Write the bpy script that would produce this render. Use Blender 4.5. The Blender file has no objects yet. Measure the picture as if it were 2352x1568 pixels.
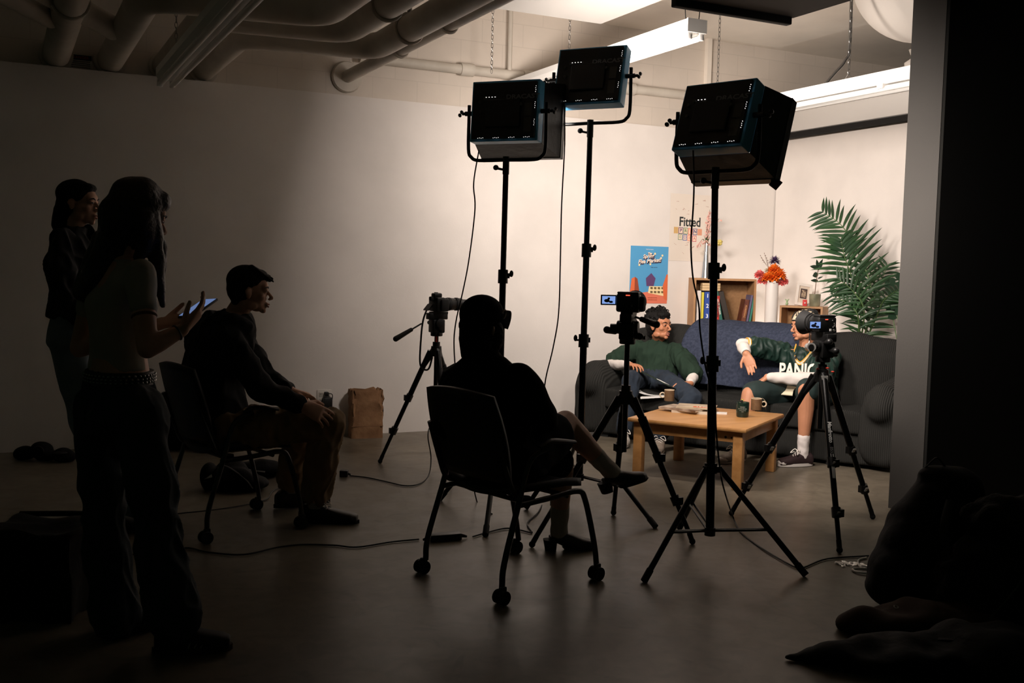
import bpy, math, random
from mathutils import Vector as V, Matrix, noise
random.seed(7)
pi = math.pi
SC = bpy.context.scene
COL = SC.collection
# ------------------------------------------------------------ camera
CAMZ = 1.42; FPX = 2370.0; PITCH = math.radians(4.005); ROLL = .024
F0 = V((.44366, math.sqrt(1 - .44366 ** 2), 0)); R0 = V((F0.y, -F0.x, 0)); ZZ = V((0, 0, 1))
FW = F0 * math.cos(PITCH) - ZZ * math.sin(PITCH); U0 = ZZ * math.cos(PITCH) + F0 * math.sin(PITCH)
RT = R0 * math.cos(ROLL) + U0 * math.sin(ROLL); UP = U0 * math.cos(ROLL) - R0 * math.sin(ROLL)
cd = bpy.data.cameras.new('camera'); co = bpy.data.objects.new('camera', cd); COL.objects.link(co)
cd.sensor_width = 36; cd.lens = 36 * FPX / 2352; cd.clip_end = 60; cd.clip_start = .05
m = Matrix((RT, UP, -FW)).transposed().to_4x4(); m.translation = V((0, 0, CAMZ)); co.matrix_world = m
SC.camera = co
# ------------------------------------------------------------ world, exposure
w = bpy.data.worlds.new('world'); SC.world = w; w.use_nodes = True
w.node_tree.nodes['Background'].inputs[0].default_value = (.62, 1.0, .62, 1)
w.node_tree.nodes['Background'].inputs[1].default_value = .008
SC.view_settings.view_transform = 'Standard'; SC.view_settings.look = 'None'
SC.view_settings.exposure = 0; SC.view_settings.gamma = 1; SC.view_settings.use_curve_mapping = False
P_OPEN = 68.0; SPREAD_OPEN = 150   # bare panel, watts and beam
P_LEFT = 15.0; P_RIGHT = 37.0; P_UP = 30.0; SPREAD_SOFT = 112; SPREAD_LEFT = 92   # softboxes
LEDCOL = (1.0, .875, .79)
# ------------------------------------------------------------ measuring helpers (photo pixel + distance -> place in the room)
CAM = V((0, 0, CAMZ))
def ray(px, py): return FW + RT * ((px - 1176) / FPX) - UP * ((py - 784) / FPX)
def D(px, py, d): return CAM + ray(px, py) * d
def G(px, py, z=0.0):
    r = ray(px, py); return CAM + r * ((z - CAMZ) / r.z)
def WY(px, py, y):
    r = ray(px, py); return CAM + r * (y / r.y)
def WX(px, py, x):
    r = ray(px, py); return CAM + r * (x / r.x)
def depth(p): return (V(p) - CAM).dot(FW)
# ------------------------------------------------------------ materials
def lin(c):
    return tuple(((x / 255) / 12.92 if x / 255 <= .04045 else (((x / 255) + .055) / 1.055) ** 2.4) for x in c) + (1,)
def mat(name, c, rough=.6, metal=0.0, spec=.5, nz=None, c2=None, bump=None, emit=0, wave=None, alpha=None, sheen=0, trans=0):
    m = bpy.data.materials.new(name); m.use_nodes = True; nt = m.node_tree; b = nt.nodes['Principled BSDF']
    b.inputs['Base Color'].default_value = lin(c); b.inputs['Roughness'].default_value = rough
    b.inputs['Metallic'].default_value = metal; b.inputs['Specular IOR Level'].default_value = spec
    if sheen: b.inputs['Sheen Weight'].default_value = sheen
    if trans: b.inputs['Transmission Weight'].default_value = trans
    if emit:
        b.inputs['Emission Color'].default_value = lin(c); b.inputs['Emission Strength'].default_value = emit
    tc = nt.nodes.new('ShaderNodeTexCoord')
    if nz:
        n = nt.nodes.new('ShaderNodeTexNoise'); n.inputs['Scale'].default_value = nz; n.inputs['Detail'].default_value = 5
        r = nt.nodes.new('ShaderNodeValToRGB'); r.color_ramp.elements[0].position = .35; r.color_ramp.elements[1].position = .65
        r.color_ramp.elements[0].color = lin(c); r.color_ramp.elements[1].color = lin(c2 or tuple(min(255, x * 1.15) for x in c))
        nt.links.new(tc.outputs['Object'], n.inputs['Vector']); nt.links.new(n.outputs['Fac'], r.inputs[0]); nt.links.new(r.outputs[0], b.inputs['Base Color'])
    h = None
    if bump:
        n = nt.nodes.new('ShaderNodeTexNoise'); n.inputs['Scale'].default_value = bump[0]; n.inputs['Detail'].default_value = 4
        nt.links.new(tc.outputs['Object'], n.inputs['Vector']); h = n.outputs['Fac']; st = bump[1]
    if wave:  # (scale, strength, direction matrix axis, rotation)
        wv = nt.nodes.new('ShaderNodeTexWave'); wv.inputs['Scale'].default_value = wave[0]; wv.inputs['Distortion'].default_value = wave[3] if len(wave) > 3 else .6
        wv.bands_direction = wave[2]; mp = nt.nodes.new('ShaderNodeMapping')
        mp.inputs['Rotation'].default_value = (0, 0, wave[4] if len(wave) > 4 else 0)
        nt.links.new(tc.outputs['Object'], mp.inputs[0]); nt.links.new(mp.outputs[0], wv.inputs['Vector']); h = wv.outputs['Fac']; st = wave[1]
    if h:
        bp = nt.nodes.new('ShaderNodeBump'); bp.inputs['Strength'].default_value = st; bp.inputs['Distance'].default_value = .01
        nt.links.new(h, bp.inputs['Height']); nt.links.new(bp.outputs[0], b.inputs['Normal'])
    return m
def emitmat(name, col, s):
    m = bpy.data.materials.new(name); m.use_nodes = True; nt = m.node_tree; nt.nodes.clear()
    e = nt.nodes.new('ShaderNodeEmission'); e.inputs[0].default_value = (*col, 1); e.inputs[1].default_value = s
    o = nt.nodes.new('ShaderNodeOutputMaterial'); nt.links.new(e.outputs[0], o.inputs[0]); return m
# ------------------------------------------------------------ mesh helpers
def frame(a, up=V((0, 0, 1))):
    a = V(a).normalized(); u = V(up)
    if abs(a.dot(u)) > .98: u = V((1, 0, 0)) if abs(a.x) < .9 else V((0, 1, 0))
    x = u.cross(a).normalized(); y = a.cross(x); return x, y, a
def TM(loc, yaw=0, R=None):
    m = (R.to_4x4() if R else Matrix.Rotation(yaw, 4, 'Z')); m = m.copy(); m.translation = V(loc); return m
def axes(o, x, y, z):
    m = Matrix((V(x).normalized(), V(y).normalized(), V(z).normalized())).transposed().to_4x4(); m.translation = V(o); return m
def crom(pts, k=6):
    pts = [V(p) for p in pts]; out = []
    P = [pts[0] * 2 - pts[1]] + pts + [pts[-1] * 2 - pts[-2]]
    for i in range(1, len(P) - 2):
        for j in range(k):
            t = j / k; a, b, c, d = P[i - 1:i + 3]
            out.append(.5 * ((2 * b) + (c - a) * t + (2 * a - 5 * b + 4 * c - d) * t * t + (3 * b - a - 3 * c + d) * t ** 3))
    out.append(pts[-1]); return out
class MB:
    def __init__(s, T=None): s.v = []; s.f = []; s.T = T
    def add(s, vs, fs):
        n = len(s.v); T = s.T
        s.v += [(T @ V(p)) if T else V(p) for p in vs]; s.f += [tuple(i + n for i in f) for f in fs]; return s
    def box(s, c, d, R=None):
        c = V(c); vs = []
        for x in (-.5, .5):
            for y in (-.5, .5):
                for z in (-.5, .5):
                    p = V((x * d[0], y * d[1], z * d[2])); vs.append(c + (R @ p if R else p))
        return s.add(vs, [(0, 1, 3, 2), (4, 6, 7, 5), (0, 4, 5, 1), (2, 3, 7, 6), (0, 2, 6, 4), (1, 5, 7, 3)])
    def rings(s, R, close=True):
        n = len(R[0]); vs = [p for r in R for p in r]; fs = []
        for i in range(len(R) - 1):
            for j in range(n):
                k = (j + 1) % n; fs.append((i * n + j, i * n + k, (i + 1) * n + k, (i + 1) * n + j))
        if close: fs.append(tuple(reversed(range(n)))); fs.append(tuple(range((len(R) - 1) * n, len(R) * n)))
        return s.add(vs, fs)
    def cyl(s, p0, p1, r0, r1=None, n=14, e=1.0, up=(0, 0, 1)):
        p0, p1 = V(p0), V(p1); r1 = r0 if r1 is None else r1; x, y, a = frame(p1 - p0, up)
        return s.rings([[p + x * (r * math.cos(2 * pi * j / n)) + y * (r * e * math.sin(2 * pi * j / n)) for j in range(n)] for p, r in ((p0, r0), (p1, r1))])
    def tube(s, pts, r, n=10, k=6, e=1.0):
        P = crom(pts, k) if k > 1 else [V(p) for p in pts]; rs = r if isinstance(r, (list, tuple)) else None
        R = []; x = None
        for i, p in enumerate(P):
            a = (P[min(i + 1, len(P) - 1)] - P[max(i - 1, 0)]).normalized()
            if x is None: x, y, _ = frame(a)
            else:
                x = (x - a * x.dot(a)).normalized(); y = a.cross(x)
            if rs:
                t = i / (len(P) - 1) * (len(rs) - 1); q = min(int(t), len(rs) - 2); rr = rs[q] + (rs[q + 1] - rs[q]) * (t - q)
            else: rr = r
            R.append([p + x * (rr * math.cos(2 * pi * j / n)) + y * (rr * e * math.sin(2 * pi * j / n)) for j in range(n)])
        return s.rings(R)
    def ell(s, c, r, R=None, n=14, m=9):
        c = V(c); vs = [c + (R @ V((0, 0, r[2])) if R else V((0, 0, r[2])))]; fs = []
        for i in range(1, m):
            t = pi * i / m
            for j in range(n):
                a = 2 * pi * j / n; p = V((r[0] * math.sin(t) * math.cos(a), r[1] * math.sin(t) * math.sin(a), r[2] * math.cos(t)))
                vs.append(c + (R @ p if R else p))
        vs.append(c + (R @ V((0, 0, -r[2])) if R else V((0, 0, -r[2])))); L = len(vs) - 1
        for j in range(n):
            k = (j + 1) % n; fs.append((0, 1 + j, 1 + k)); fs.append((L, 1 + (m - 2) * n + k, 1 + (m - 2) * n + j))
            for i in range(m - 2): fs.append((1 + i * n + j, 1 + (i + 1) * n + j, 1 + (i + 1) * n + k, 1 + i * n + k))
        return s.add(vs, fs)
    def sph(s, c, r, n=12): return s.ell(c, (r, r, r), None, n, max(6, n // 2 + 2))
    def cap(s, p0, r0, p1, r1=None):
        r1 = r0 if r1 is None else r1; s.cyl(p0, p1, r0, r1, 16); s.sph(p0, r0, 14); return s.sph(p1, r1, 14)
    def limb(s, pr):
        for (a, r), (b, q) in zip(pr, pr[1:]): s.cap(a, r, b, q)
        return s
    def loft(s, secs, n=24, pw=2.3):  # secs: (center, vecA, vecB)
        R = []
        for c, a, b in secs:
            c, a, b = V(c), V(a), V(b); ring = []
            for j in range(n):
                t = 2 * pi * j / n; ct, st = math.cos(t), math.sin(t)
                ring.append(c + a * (math.copysign(abs(ct) ** (2 / pw), ct)) + b * (math.copysign(abs(st) ** (2 / pw), st)))
            R.append(ring)
        return s.rings(R)
    def lathe(s, prof, c=(0, 0, 0), n=24, ax=(0, 0, 1), close=True):
        x, y, a = frame(ax); c = V(c)
        return s.rings([[c + a * z + x * (r * math.cos(2 * pi * j / n)) + y * (r * math.sin(2 * pi * j / n)) for j in range(n)] for r, z in prof], close)
    def prism(s, poly, T, t):  # poly in local xy, extruded along local z by t
        n = len(poly); vs = [T @ V((x, y, 0)) for x, y in poly] + [T @ V((x, y, t)) for x, y in poly]
        fs = [tuple(reversed(range(n))), tuple(range(n, 2 * n))] + [(i, (i + 1) % n, n + (i + 1) % n, n + i) for i in range(n)]
        return s.add(vs, fs)
    def ring(s, c, ax, R, r, n=24, k=8):
        x, y, a = frame(ax); c = V(c); RR = []
        for i in range(n + 1):
            t = 2 * pi * i / n; o = x * math.cos(t) + y * math.sin(t)
            RR.append([c + o * (R + r * math.cos(2 * pi * j / k)) + a * (r * math.sin(2 * pi * j / k)) for j in range(k)])
        return s.rings(RR, False)
def root_of(p):
    while p.parent: p = p.parent
    return p
def finish(name, me, mt, parent=None, loc=None, smooth=True):
    me.materials.append(mt); o = bpy.data.objects.new(name, me); COL.objects.link(o)
    off = V(loc) if loc is not None else (root_of(parent).location.copy() if parent else V((0, 0, 0)))
    if off.length: me.transform(Matrix.Translation(-off))
    if parent: o.parent = parent
    else: o.location = off
    if smooth:
        me.polygons.foreach_set('use_smooth', [True] * len(me.polygons))
        if smooth != 'all': me.set_sharp_from_angle(angle=math.radians(38))
    return o
def obj(name, mb, mt, parent=None, loc=None, smooth=True, bevel=0, vox=0, sm=4, disp=None, sub=0, fold=0):
    me = bpy.data.meshes.new(name); me.from_pydata([tuple(p) for p in mb.v], [], mb.f); me.update()
    if vox or bevel or sub:
        o = bpy.data.objects.new('tmp', me); COL.objects.link(o)
        if bevel:
            b = o.modifiers.new('b', 'BEVEL'); b.width = bevel; b.segments = 2; b.limit_method = 'ANGLE'; b.angle_limit = math.radians(50)
        if sub: u = o.modifiers.new('u', 'SUBSURF'); u.levels = sub
        if vox: r = o.modifiers.new('r', 'REMESH'); r.mode = 'VOXEL'; r.voxel_size = vox
        if vox and sm: q = o.modifiers.new('s', 'SMOOTH'); q.factor = .5; q.iterations = sm
        dg = bpy.context.evaluated_depsgraph_get(); me2 = bpy.data.meshes.new_from_object(o.evaluated_get(dg))
        bpy.data.objects.remove(o); me = me2; me.name = name; me.materials.clear()
    if disp: # (scale, amount[, seed])
        me.update(); nn = [v.normal.copy() for v in me.vertices]; sd = V((disp[2] if len(disp) > 2 else 0, 0, 0))
        for v, n in zip(me.vertices, nn):
            q = v.co * disp[0] + sd
            v.co += n * (noise.noise(q) * disp[1] + (.5 - abs(noise.noise(V((q.x * 1.9, q.y * 1.9, q.z * .9 + 7))) * 2)) * disp[1] * fold)
        me.update()
    return finish(name, me, mt, parent, loc, 'all' if vox else smooth)
def thing(name, label, cat, loc=(0, 0, 0), group=None):
    o = bpy.data.objects.new(name, None); COL.objects.link(o); o.location = V(loc); o.empty_display_size = .1
    return tag(o, label, cat, group)
def tag(o, label=None, cat=None, group=None, kind=None):
    if label: o['label'] = label
    if cat: o['category'] = cat
    if group: o['group'] = group
    if kind: o['kind'] = kind
    bpy.context.view_layer.update() if False else None
    return o
def struct(name, mb, mt, **k):
    o = obj(name, mb, mt, **k); o['kind'] = 'structure'; return o
def text(name, s, T, size, mt, parent, ext=.0004, sx=1.0, bold=0, shear=0, align='CENTER', sp=1.0):
    c = bpy.data.curves.new(name, 'FONT'); c.body = s; c.size = size; c.extrude = ext; c.align_x = align; c.align_y = 'CENTER'
    c.offset = bold; c.shear = shear; c.space_character = sp; c.resolution_u = 3
    o = bpy.data.objects.new('t', c); COL.objects.link(o); dg = bpy.context.evaluated_depsgraph_get()
    me = bpy.data.meshes.new_from_object(o.evaluated_get(dg)); bpy.data.objects.remove(o); me.name = name; me.materials.clear()
    me.transform(T @ Matrix.Diagonal((sx, 1, 1, 1)))
    return finish(name, me, mt, parent, None, False)
# ------------------------------------------------------------ shared materials
BLK = mat('black_plastic', (18, 18, 18), .45)
BLKM = mat('black_matte', (14, 14, 14), .75)
BLKMET = mat('black_metal', (20, 20, 20), .35, .6)
RUB = mat('black_rubber', (12, 12, 12), .8)
CHROME = mat('grey_metal', (150, 148, 145), .3, .9)
WHT = mat('white_paint', (232, 230, 226), .5)
CORD = mat('black_cord', (12, 12, 12), .6)
# ============================================================ THE ROOM
YW = 8.288; YU = 8.39; XP = 7.04; ZL = 2.805; ZC = 3.71
def wallmat(name, c, blocks=False):
    m = mat(name, c, .75, nz=2.5, c2=tuple(x * .965 for x in c), bump=(60, .06)); nt = m.node_tree
    if blocks:
        b = nt.nodes['Principled BSDF']; br = nt.nodes.new('ShaderNodeTexBrick'); tc = nt.nodes.new('ShaderNodeTexCoord'); mp = nt.nodes.new('ShaderNodeMapping')
        mp.inputs['Rotation'].default_value = (pi / 2, 0, 0)
        br.inputs['Scale'].default_value = 1; br.inputs['Brick Width'].default_value = .4; br.inputs['Row Height'].default_value = .2; br.inputs['Mortar Size'].default_value = .004
        br.inputs['Color1'].default_value = (1, 1, 1, 1); br.inputs['Color2'].default_value = (.96, .96, .96, 1); br.inputs['Mortar'].default_value = (.90, .90, .90, 1)
        nt.links.new(tc.outputs['Object'], mp.inputs[0]); nt.links.new(mp.outputs[0], br.inputs['Vector'])
        src = b.inputs['Base Color'].links[0].from_socket; mx = nt.nodes.new('ShaderNodeMix'); mx.data_type = 'RGBA'; mx.blend_type = 'MULTIPLY'; mx.inputs[0].default_value = 1
        nt.links.new(src, mx.inputs[6]); nt.links.new(br.outputs['Color'], mx.inputs[7]); nt.links.new(mx.outputs[2], b.inputs['Base Color'])
    return m
def floormat():
    m = bpy.data.materials.new('polished_concrete'); m.use_nodes = True; nt = m.node_tree; b = nt.nodes['Principled BSDF']; N = nt.nodes.new; L = nt.links.new
    tc = N('ShaderNodeTexCoord')
    def nz(s, d, dis=0):
        n = N('ShaderNodeTexNoise'); n.inputs['Scale'].default_value = s; n.inputs['Detail'].default_value = d; n.inputs['Distortion'].default_value = dis; L(tc.outputs['Object'], n.inputs['Vector']); return n
    def ramp(src, p0, c0, p1, c1):
        r = N('ShaderNodeValToRGB'); r.color_ramp.elements[0].position = p0; r.color_ramp.elements[1].position = p1
        r.color_ramp.elements[0].color = c0; r.color_ramp.elements[1].color = c1; L(src, r.inputs[0]); return r
    def mul(a, c, fac=1):
        x = N('ShaderNodeMix'); x.data_type = 'RGBA'; x.blend_type = 'MULTIPLY'; x.inputs[0].default_value = fac; L(a, x.inputs[6]); L(c, x.inputs[7]); return x.outputs[2]
    base = ramp(nz(1.1, 6, .4).outputs['Fac'], .3, lin((96, 88, 76)), .72, lin((124, 115, 100)))
    fine = ramp(nz(9, 8, 1.2).outputs['Fac'], .35, (.80, .80, .80, 1), .6, (1, 1, 1, 1))
    st = ramp(nz(2.3, 3, 2.5).outputs['Fac'], .30, (.55, .55, .55, 1), .37, (1, 1, 1, 1))
    vo = N('ShaderNodeTexVoronoi'); vo.feature = 'DISTANCE_TO_EDGE'; vo.inputs['Scale'].default_value = .45
    wp = N('ShaderNodeMapping'); nn = nz(1.6, 4); mxv = N('ShaderNodeMix'); mxv.data_type = 'VECTOR'; mxv.inputs[0].default_value = .25
    L(tc.outputs['Object'], mxv.inputs[4]); L(nn.outputs['Color'], mxv.inputs[5]); L(mxv.outputs[1], vo.inputs['Vector'])
    cr = ramp(vo.outputs['Distance'], .001, (.62, .62, .62, 1), .004, (1, 1, 1, 1))
    c = mul(mul(mul(base.outputs[0], fine.outputs[0]), st.outputs[0], .5), cr.outputs[0], .35)
    L(c, b.inputs['Base Color'])
    rr = N('ShaderNodeMapRange'); rr.inputs[3].default_value = .26; rr.inputs[4].default_value = .46; L(nz(5, 4, .8).outputs['Fac'], rr.inputs[0]); L(rr.outputs[0], b.inputs['Roughness'])
    b.inputs['Specular IOR Level'].default_value = .3
    bp = N('ShaderNodeBump'); bp.inputs['Strength'].default_value = .05; L(nz(35, 3).outputs['Fac'], bp.inputs['Height']); L(bp.outputs[0], b.inputs['Normal'])
    return m
M_WALL = wallmat('painted_drywall', (226, 220, 214)); M_BLOCK = wallmat('painted_block', (214, 204, 192), True); M_CEIL = wallmat('painted_concrete', (236, 228, 216))
struct('floor', MB().box((4, 4.5, -.05), (16, 15, .1)), floormat())
struct('ceiling', MB().box((4, 5.5, ZC + .05), (16, 13, .1)), M_CEIL)
struct('wall_back', MB().box((1.6, YW + .06, ZL / 2), (11.0, .12, ZL)), M_WALL)
struct('wall_upper', MB().box((4, YU + .12, (ZL + ZC) / 2 + 0), (16, .2, ZC - ZL + .04)), M_BLOCK)
struct('wall_right', MB().box((XP + .06, 6.4, ZL / 2 - .02), (.12, 3.75, ZL - .04)), M_WALL)
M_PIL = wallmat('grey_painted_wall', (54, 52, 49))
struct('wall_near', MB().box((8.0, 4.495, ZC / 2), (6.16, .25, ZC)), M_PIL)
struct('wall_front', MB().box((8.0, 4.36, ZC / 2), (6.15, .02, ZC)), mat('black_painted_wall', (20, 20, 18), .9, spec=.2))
struct('trim_1', MB().box((XP + .06, 6.4, ZL + .13), (.20, 3.75, .2)), WHT, bevel=.02)
struct('shadow_gap_strip', MB().box((XP - .01, 6.4, ZL - .0), (.05, 3.75, .05)), BLKM)  # black strip stands in for the shade in the gap above the partition
# corner pilaster strip on the upper wall
struct('trim_3', MB().box((6.22, YU - .0, 3.42), (.05, .06, .58)), M_CEIL)
# ============================================================ CEILING SERVICES
M_PIPE = mat('painted_pipe', (205, 198, 186), .55, nz=4, c2=(190, 182, 170))
def pipe(label, pts, r, wallend=True, hang=()):
    t = thing('ceiling_pipe', label, 'pipe', V(pts[0]), 'white insulated pipes under the ceiling')
    P = []
    for i, p in enumerate(pts):
        p = V(p)
        if 0 < i < len(pts) - 1:
            a = (V(pts[i - 1]) - p).normalized(); b = (V(pts[i + 1]) - p).normalized(); k = r * 1.9
            for q in range(7):
                u = q / 6; P.append((p + a * k) * (1 - u) ** 2 + p * 2 * u * (1 - u) + (p + b * k) * u * u)
        else: P.append(p)
    obj('pipe_run', MB().tube(P, r, 20, 1), M_PIPE, t)
    if wallend: obj('wall_collar', MB().cyl(V(pts[0]), V(pts[0]) - V((0, .02, 0)), r * 1.25, r * 1.25, 24), M_PIPE, t)
    for (x, y, z) in hang:
        h = MB(); h.cyl((x, y, z), (x, y, ZC), .008, .008, 8); h.ring((x, y, z), (0, 1, 0) if abs(x) >= 0 else (1, 0, 0), r + .008, .01, 20, 6)
        h.cyl((x, y, z + r), (x, y, z + r + .05), .016, .016, 8)
        obj('pipe_hanger', h, M_PIPE, t)
    return t
zp = 2.905
PA = pipe('leftmost thick white pipe, running straight out from the wall above the darkest corner', [(.37, YU, zp), (.37, 1.5, zp)], .095, hang=[(.37, 6.6, zp)])
PB = pipe('second thick white pipe from the left, elbowing sideways near the sign on the wall', [(.74, YU, zp), (.74, 6.2, zp), (1.72, 6.05, zp), (1.72, 1.5, zp)], .095, hang=[(1.72, 5.2, zp)])
pipe('thick white pipe tucked against the unlit dark tube fixture at left', [(1.12, YU, zp), (1.12, 6.55, zp), (1.98, 6.45, zp), (1.98, 1.5, zp)], .085, hang=[(1.98, 5.7, zp)])
pipe('thick white pipe with the longest sideways run, bending twice before the thin sprinkler pipe', [(1.42, YU, zp), (1.42, 6.95, zp), (2.30, 6.85, zp), (2.30, 1.5, zp)], .085, hang=[(2.30, 6.2, zp)])
t5 = pipe('thin white pipe leaving the wall through a round flange', [(2.57, YU, 2.97), (2.57, 1.5, 2.97)], .05, hang=[(2.57, 7.1, 2.97), (2.57, 6.2, 2.97)])
obj('flange', MB().cyl((2.57, YU, 2.97), (2.57, YU - .025, 2.97), .13, .12, 24), M_PIPE, t5)
# wye fittings beside the leftmost pipes
for (x, y, lab) in ((.37, 7.2, PA), (.74, 7.35, PB)):
    b = MB().tube([(x - .62, y - .95, zp + .04), (x - .3, y - .45, zp + .02), (x - .08, y - .12, zp)], [.075, .075, .075], 18, 5)
    obj('pipe_branch', b, M_PIPE, lab)
b = MB().tube([(3.1 - .45, YU - .09, 3.125), (8.5, YU - .09, 3.125)], .042, 14, 1)
for x in (3.55, 4.15, 5.2): b.cyl((x, YU - .09, 3.125), (x + .12, YU - .09, 3.125), .055, .055, 16)
b.cyl((4.02, YU - .09, 3.125), (4.02, YU - .09, ZC), .02, .02, 10)
tag(obj('wall_conduit', b, M_PIPE, loc=(3, YU - .09, 3.125)), 'long white pipe clamped level along the top of the back wall', 'pipe')
o = tag(thing('hanger_rod', 'thin white hanger rod at the top left corner of the room', 'rod', (-.12, 7.6, 2.9)), None)
obj('rod', MB().cyl((-.12, 7.6, 2.95), (-.12, 7.6, ZC), .014), M_PIPE, o); obj('clamp', MB().cyl((-.12, 7.55, 2.93), (-.12, 7.66, 2.93), .05), M_PIPE, o)
# warning sign on the upper wall at left
p = WY(185, 142, YU - .006); t = thing('warning_sign', 'small black and red notice with lines of print on the wall between two thick pipes', 'sign', p)
obj('sign_plate', MB().box(p, (.155, .006, .10)), mat('sign_paper', (190, 186, 176), .6), t)
obj('sign_band', MB().box(p + V((0, -.004, .03)), (.15, .004, .036)), BLKM, t)
text('sign_word', 'DANGER', axes(p + V((0, -.008, .03)), (1, 0, 0), (0, 0, 1), (0, -1, 0)), .028, mat('sign_red', (190, 50, 40), .5), t)
for i in range(4): obj('print_line', MB().box(p + V((0, -.004, .002 - .014 * i)), (.13, .002, .004)), BLKM, t)
# fluorescent fixtures
M_FIX = mat('white_enamel', (240, 238, 234), .35); M_TUBE = mat('fluorescent_glass', (236, 236, 232), .25)
def chain(mb, p0, p1):
    p0, p1 = V(p0), V(p1); L = (p1 - p0).length; n = max(2, int(L / .034)); a = (p1 - p0).normalized(); x, y, _ = frame(a)
    for i in range(n):
        c = p0 + a * (L * (i + .5) / n); u = x if i % 2 else y
        pts = [c + a * (.022 * math.cos(t)) + u * (.009 * math.sin(t)) for t in [2 * pi * k / 8 for k in range(9)]]
        mb.tube(pts, .0022, 5, 1)
def fixture(label, x, y0, y1, z, w=.13, chains=()):
    t = thing('tube_light_fixture', label, 'light fixture', (x, y0, z))
    h = w / 2
    prof = [(-h, .045), (h, .045), (h, .0), (h * .75, -.035), (-h * .75, -.035), (-h, 0)]
    obj('housing', MB().prism(prof, axes((x, y0, z), (1, 0, 0), (0, 0, 1), (0, 1, 0)), y1 - y0), M_FIX, t, smooth=False)
    obj('end_cap', MB().box((x, y0 - .004, z + .006), (w, .012, .085)), M_FIX, t)
    for s in (-1, 1):
        obj('tube', MB().cyl((x + s * h * .62, y0 + .03, z - .062), (x + s * h * .62, y1 - .03, z - .062), .019, n=14), M_TUBE, t)
        for ye in (y0 + .014, y1 - .014): obj('lamp_holder', MB().box((x + s * h * .62, ye, z - .055), (.038, .026, .05)), M_FIX, t, bevel=.006)
    for yy in chains:
        c = MB(); chain(c, (x, yy, z + .09), (x, yy, ZC)); 
        c.cyl((x, yy, z + .1), (x, yy - .05, z + .045), .002, n=6).cyl((x, yy, z + .1), (x, yy + .05, z + .045), .002, n=6)
        obj('chain', c, CHROME, t)
    return t
e1 = D(1600, 62, 6.6)
f1 = fixture('brightly lit white tube fixture hanging behind the three studio lights', e1.x, e1.y, 8.1, e1.z, .15, chains=(WX(1307, 130, e1.x).y,))
for s in (-1, 1): obj('hanging_wire', MB().cyl((e1.x + s * .05, e1.y + .05, e1.z + .045), (e1.x + s * .075, e1.y + .05, e1.z + .3), .003, n=6), BLKM, f1)
fixture('dark unlit tube fixture slung beside the pipes at left', 1.0, 3.2, 7.35, 2.66, chains=(6.9, 5.2))
f2 = fixture('long white tube fixture above the sofa corner, reaching behind the grey wall end', 5.2, 4.72, 7.1, 2.71, .16, chains=(WX(1948, 200, 5.2).y,))
f2b = MB().box((5.2, 5.05, 2.66), (.17, .05, .03)); obj('tube_bracket', f2b, M_FIX, f2)
yc_ = WX(1895, 205, 5.2).y; dc_ = depth((5.2, yc_, 2.78)); c = MB().tube([(5.2, yc_, 2.77), D(1915, 170, dc_), D(1940, 140, dc_), D(1952, 95, dc_), V((D(1950, 70, dc_).x, D(1950, 70, dc_).y, ZC))], .012, 8, 8)
tag(obj('flexible_conduit', c, CHROME, loc=(5.2, yc_, 2.77)), 'curved ribbed metal conduit dropping to the long tube fixture', 'conduit')
c = MB().cyl((6.35, 5.6, 3.02), (6.35, 5.6, ZC), .013)
tag(obj('ceiling_rod', c, CHROME, loc=(6.35, 5.6, ZC)), 'straight dark rod hanging from the ceiling near the grey wall end', 'rod')
for px_0, py_0, dd_0, lb in ((1648, 195, 8.2, 'slack chain hanging above the rightmost studio light'), (1129, 168, 8.5, 'slack chain hanging in front of the wall pipe above the left studio light')):
    q0 = D(px_0, py_0, dd_0); c = MB(); chain(c, q0, (q0.x, q0.y, ZC)); tag(obj('hanging_chain', c, CHROME, loc=q0), lb, 'chain')
# panels
a = WY(1381, 56, 7.05)
b = MB().box((a.x - .75, 6.0, a.z + .09), (1.5, 2.1, .18)); tag(obj('acoustic_panel', b, WHT, loc=(a.x - .75, 6.0, a.z), bevel=.01, smooth=False), 'broad flat white panel slung under the ceiling beside the pipes', 'panel')
a = WY(1805, 56, 4.95); b0 = WY(1545, 18, 4.95)
t = thing('ceiling_baffle', 'dark underside of a flat panel with a lipped edge, top centre right', 'panel', (a.x, 4.0, a.z))
obj('board', MB().box(((a.x + b0.x) / 2 + .03, 4.05, a.z + .06), (a.x - b0.x, 1.75, .05)), mat('dark_panel', (70, 66, 62), .8), t)
obj('lip', MB().box(((a.x + b0.x) / 2, 4.93, a.z + .035), (a.x - b0.x + .02, .05, .09)), BLKM, t, bevel=.008)
# round pendants
def dome(label, c, r):
    prof = [(.01, -r)] + [(r * math.sin(t), -r * math.cos(t)) for t in [k * pi / 30 for k in range(1, 16)]] + [(r * 1.01, .01), (r * .3, .05), (.05, .12)]
    t = thing('dome_pendant', label, 'pendant', c)
    obj('shade', MB().lathe(prof, c, 48), mat('white_shade', (222, 216, 208), .6), t, smooth='all')
    obj('rod', MB().cyl(V(c) + V((0, 0, .1)), (c[0], c[1], ZC), .012), WHT, t)
c = D(2122, -66, 7.45); c.y = max(c.y, 5.2); dome('big round white pendant partly hidden by the grey wall end', c, .59 if c.z + .1 < ZC else .5)
c = D(2100, 147, 8.8); dome('small round white pendant showing just beside the grey wall end', c, .08)
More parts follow.
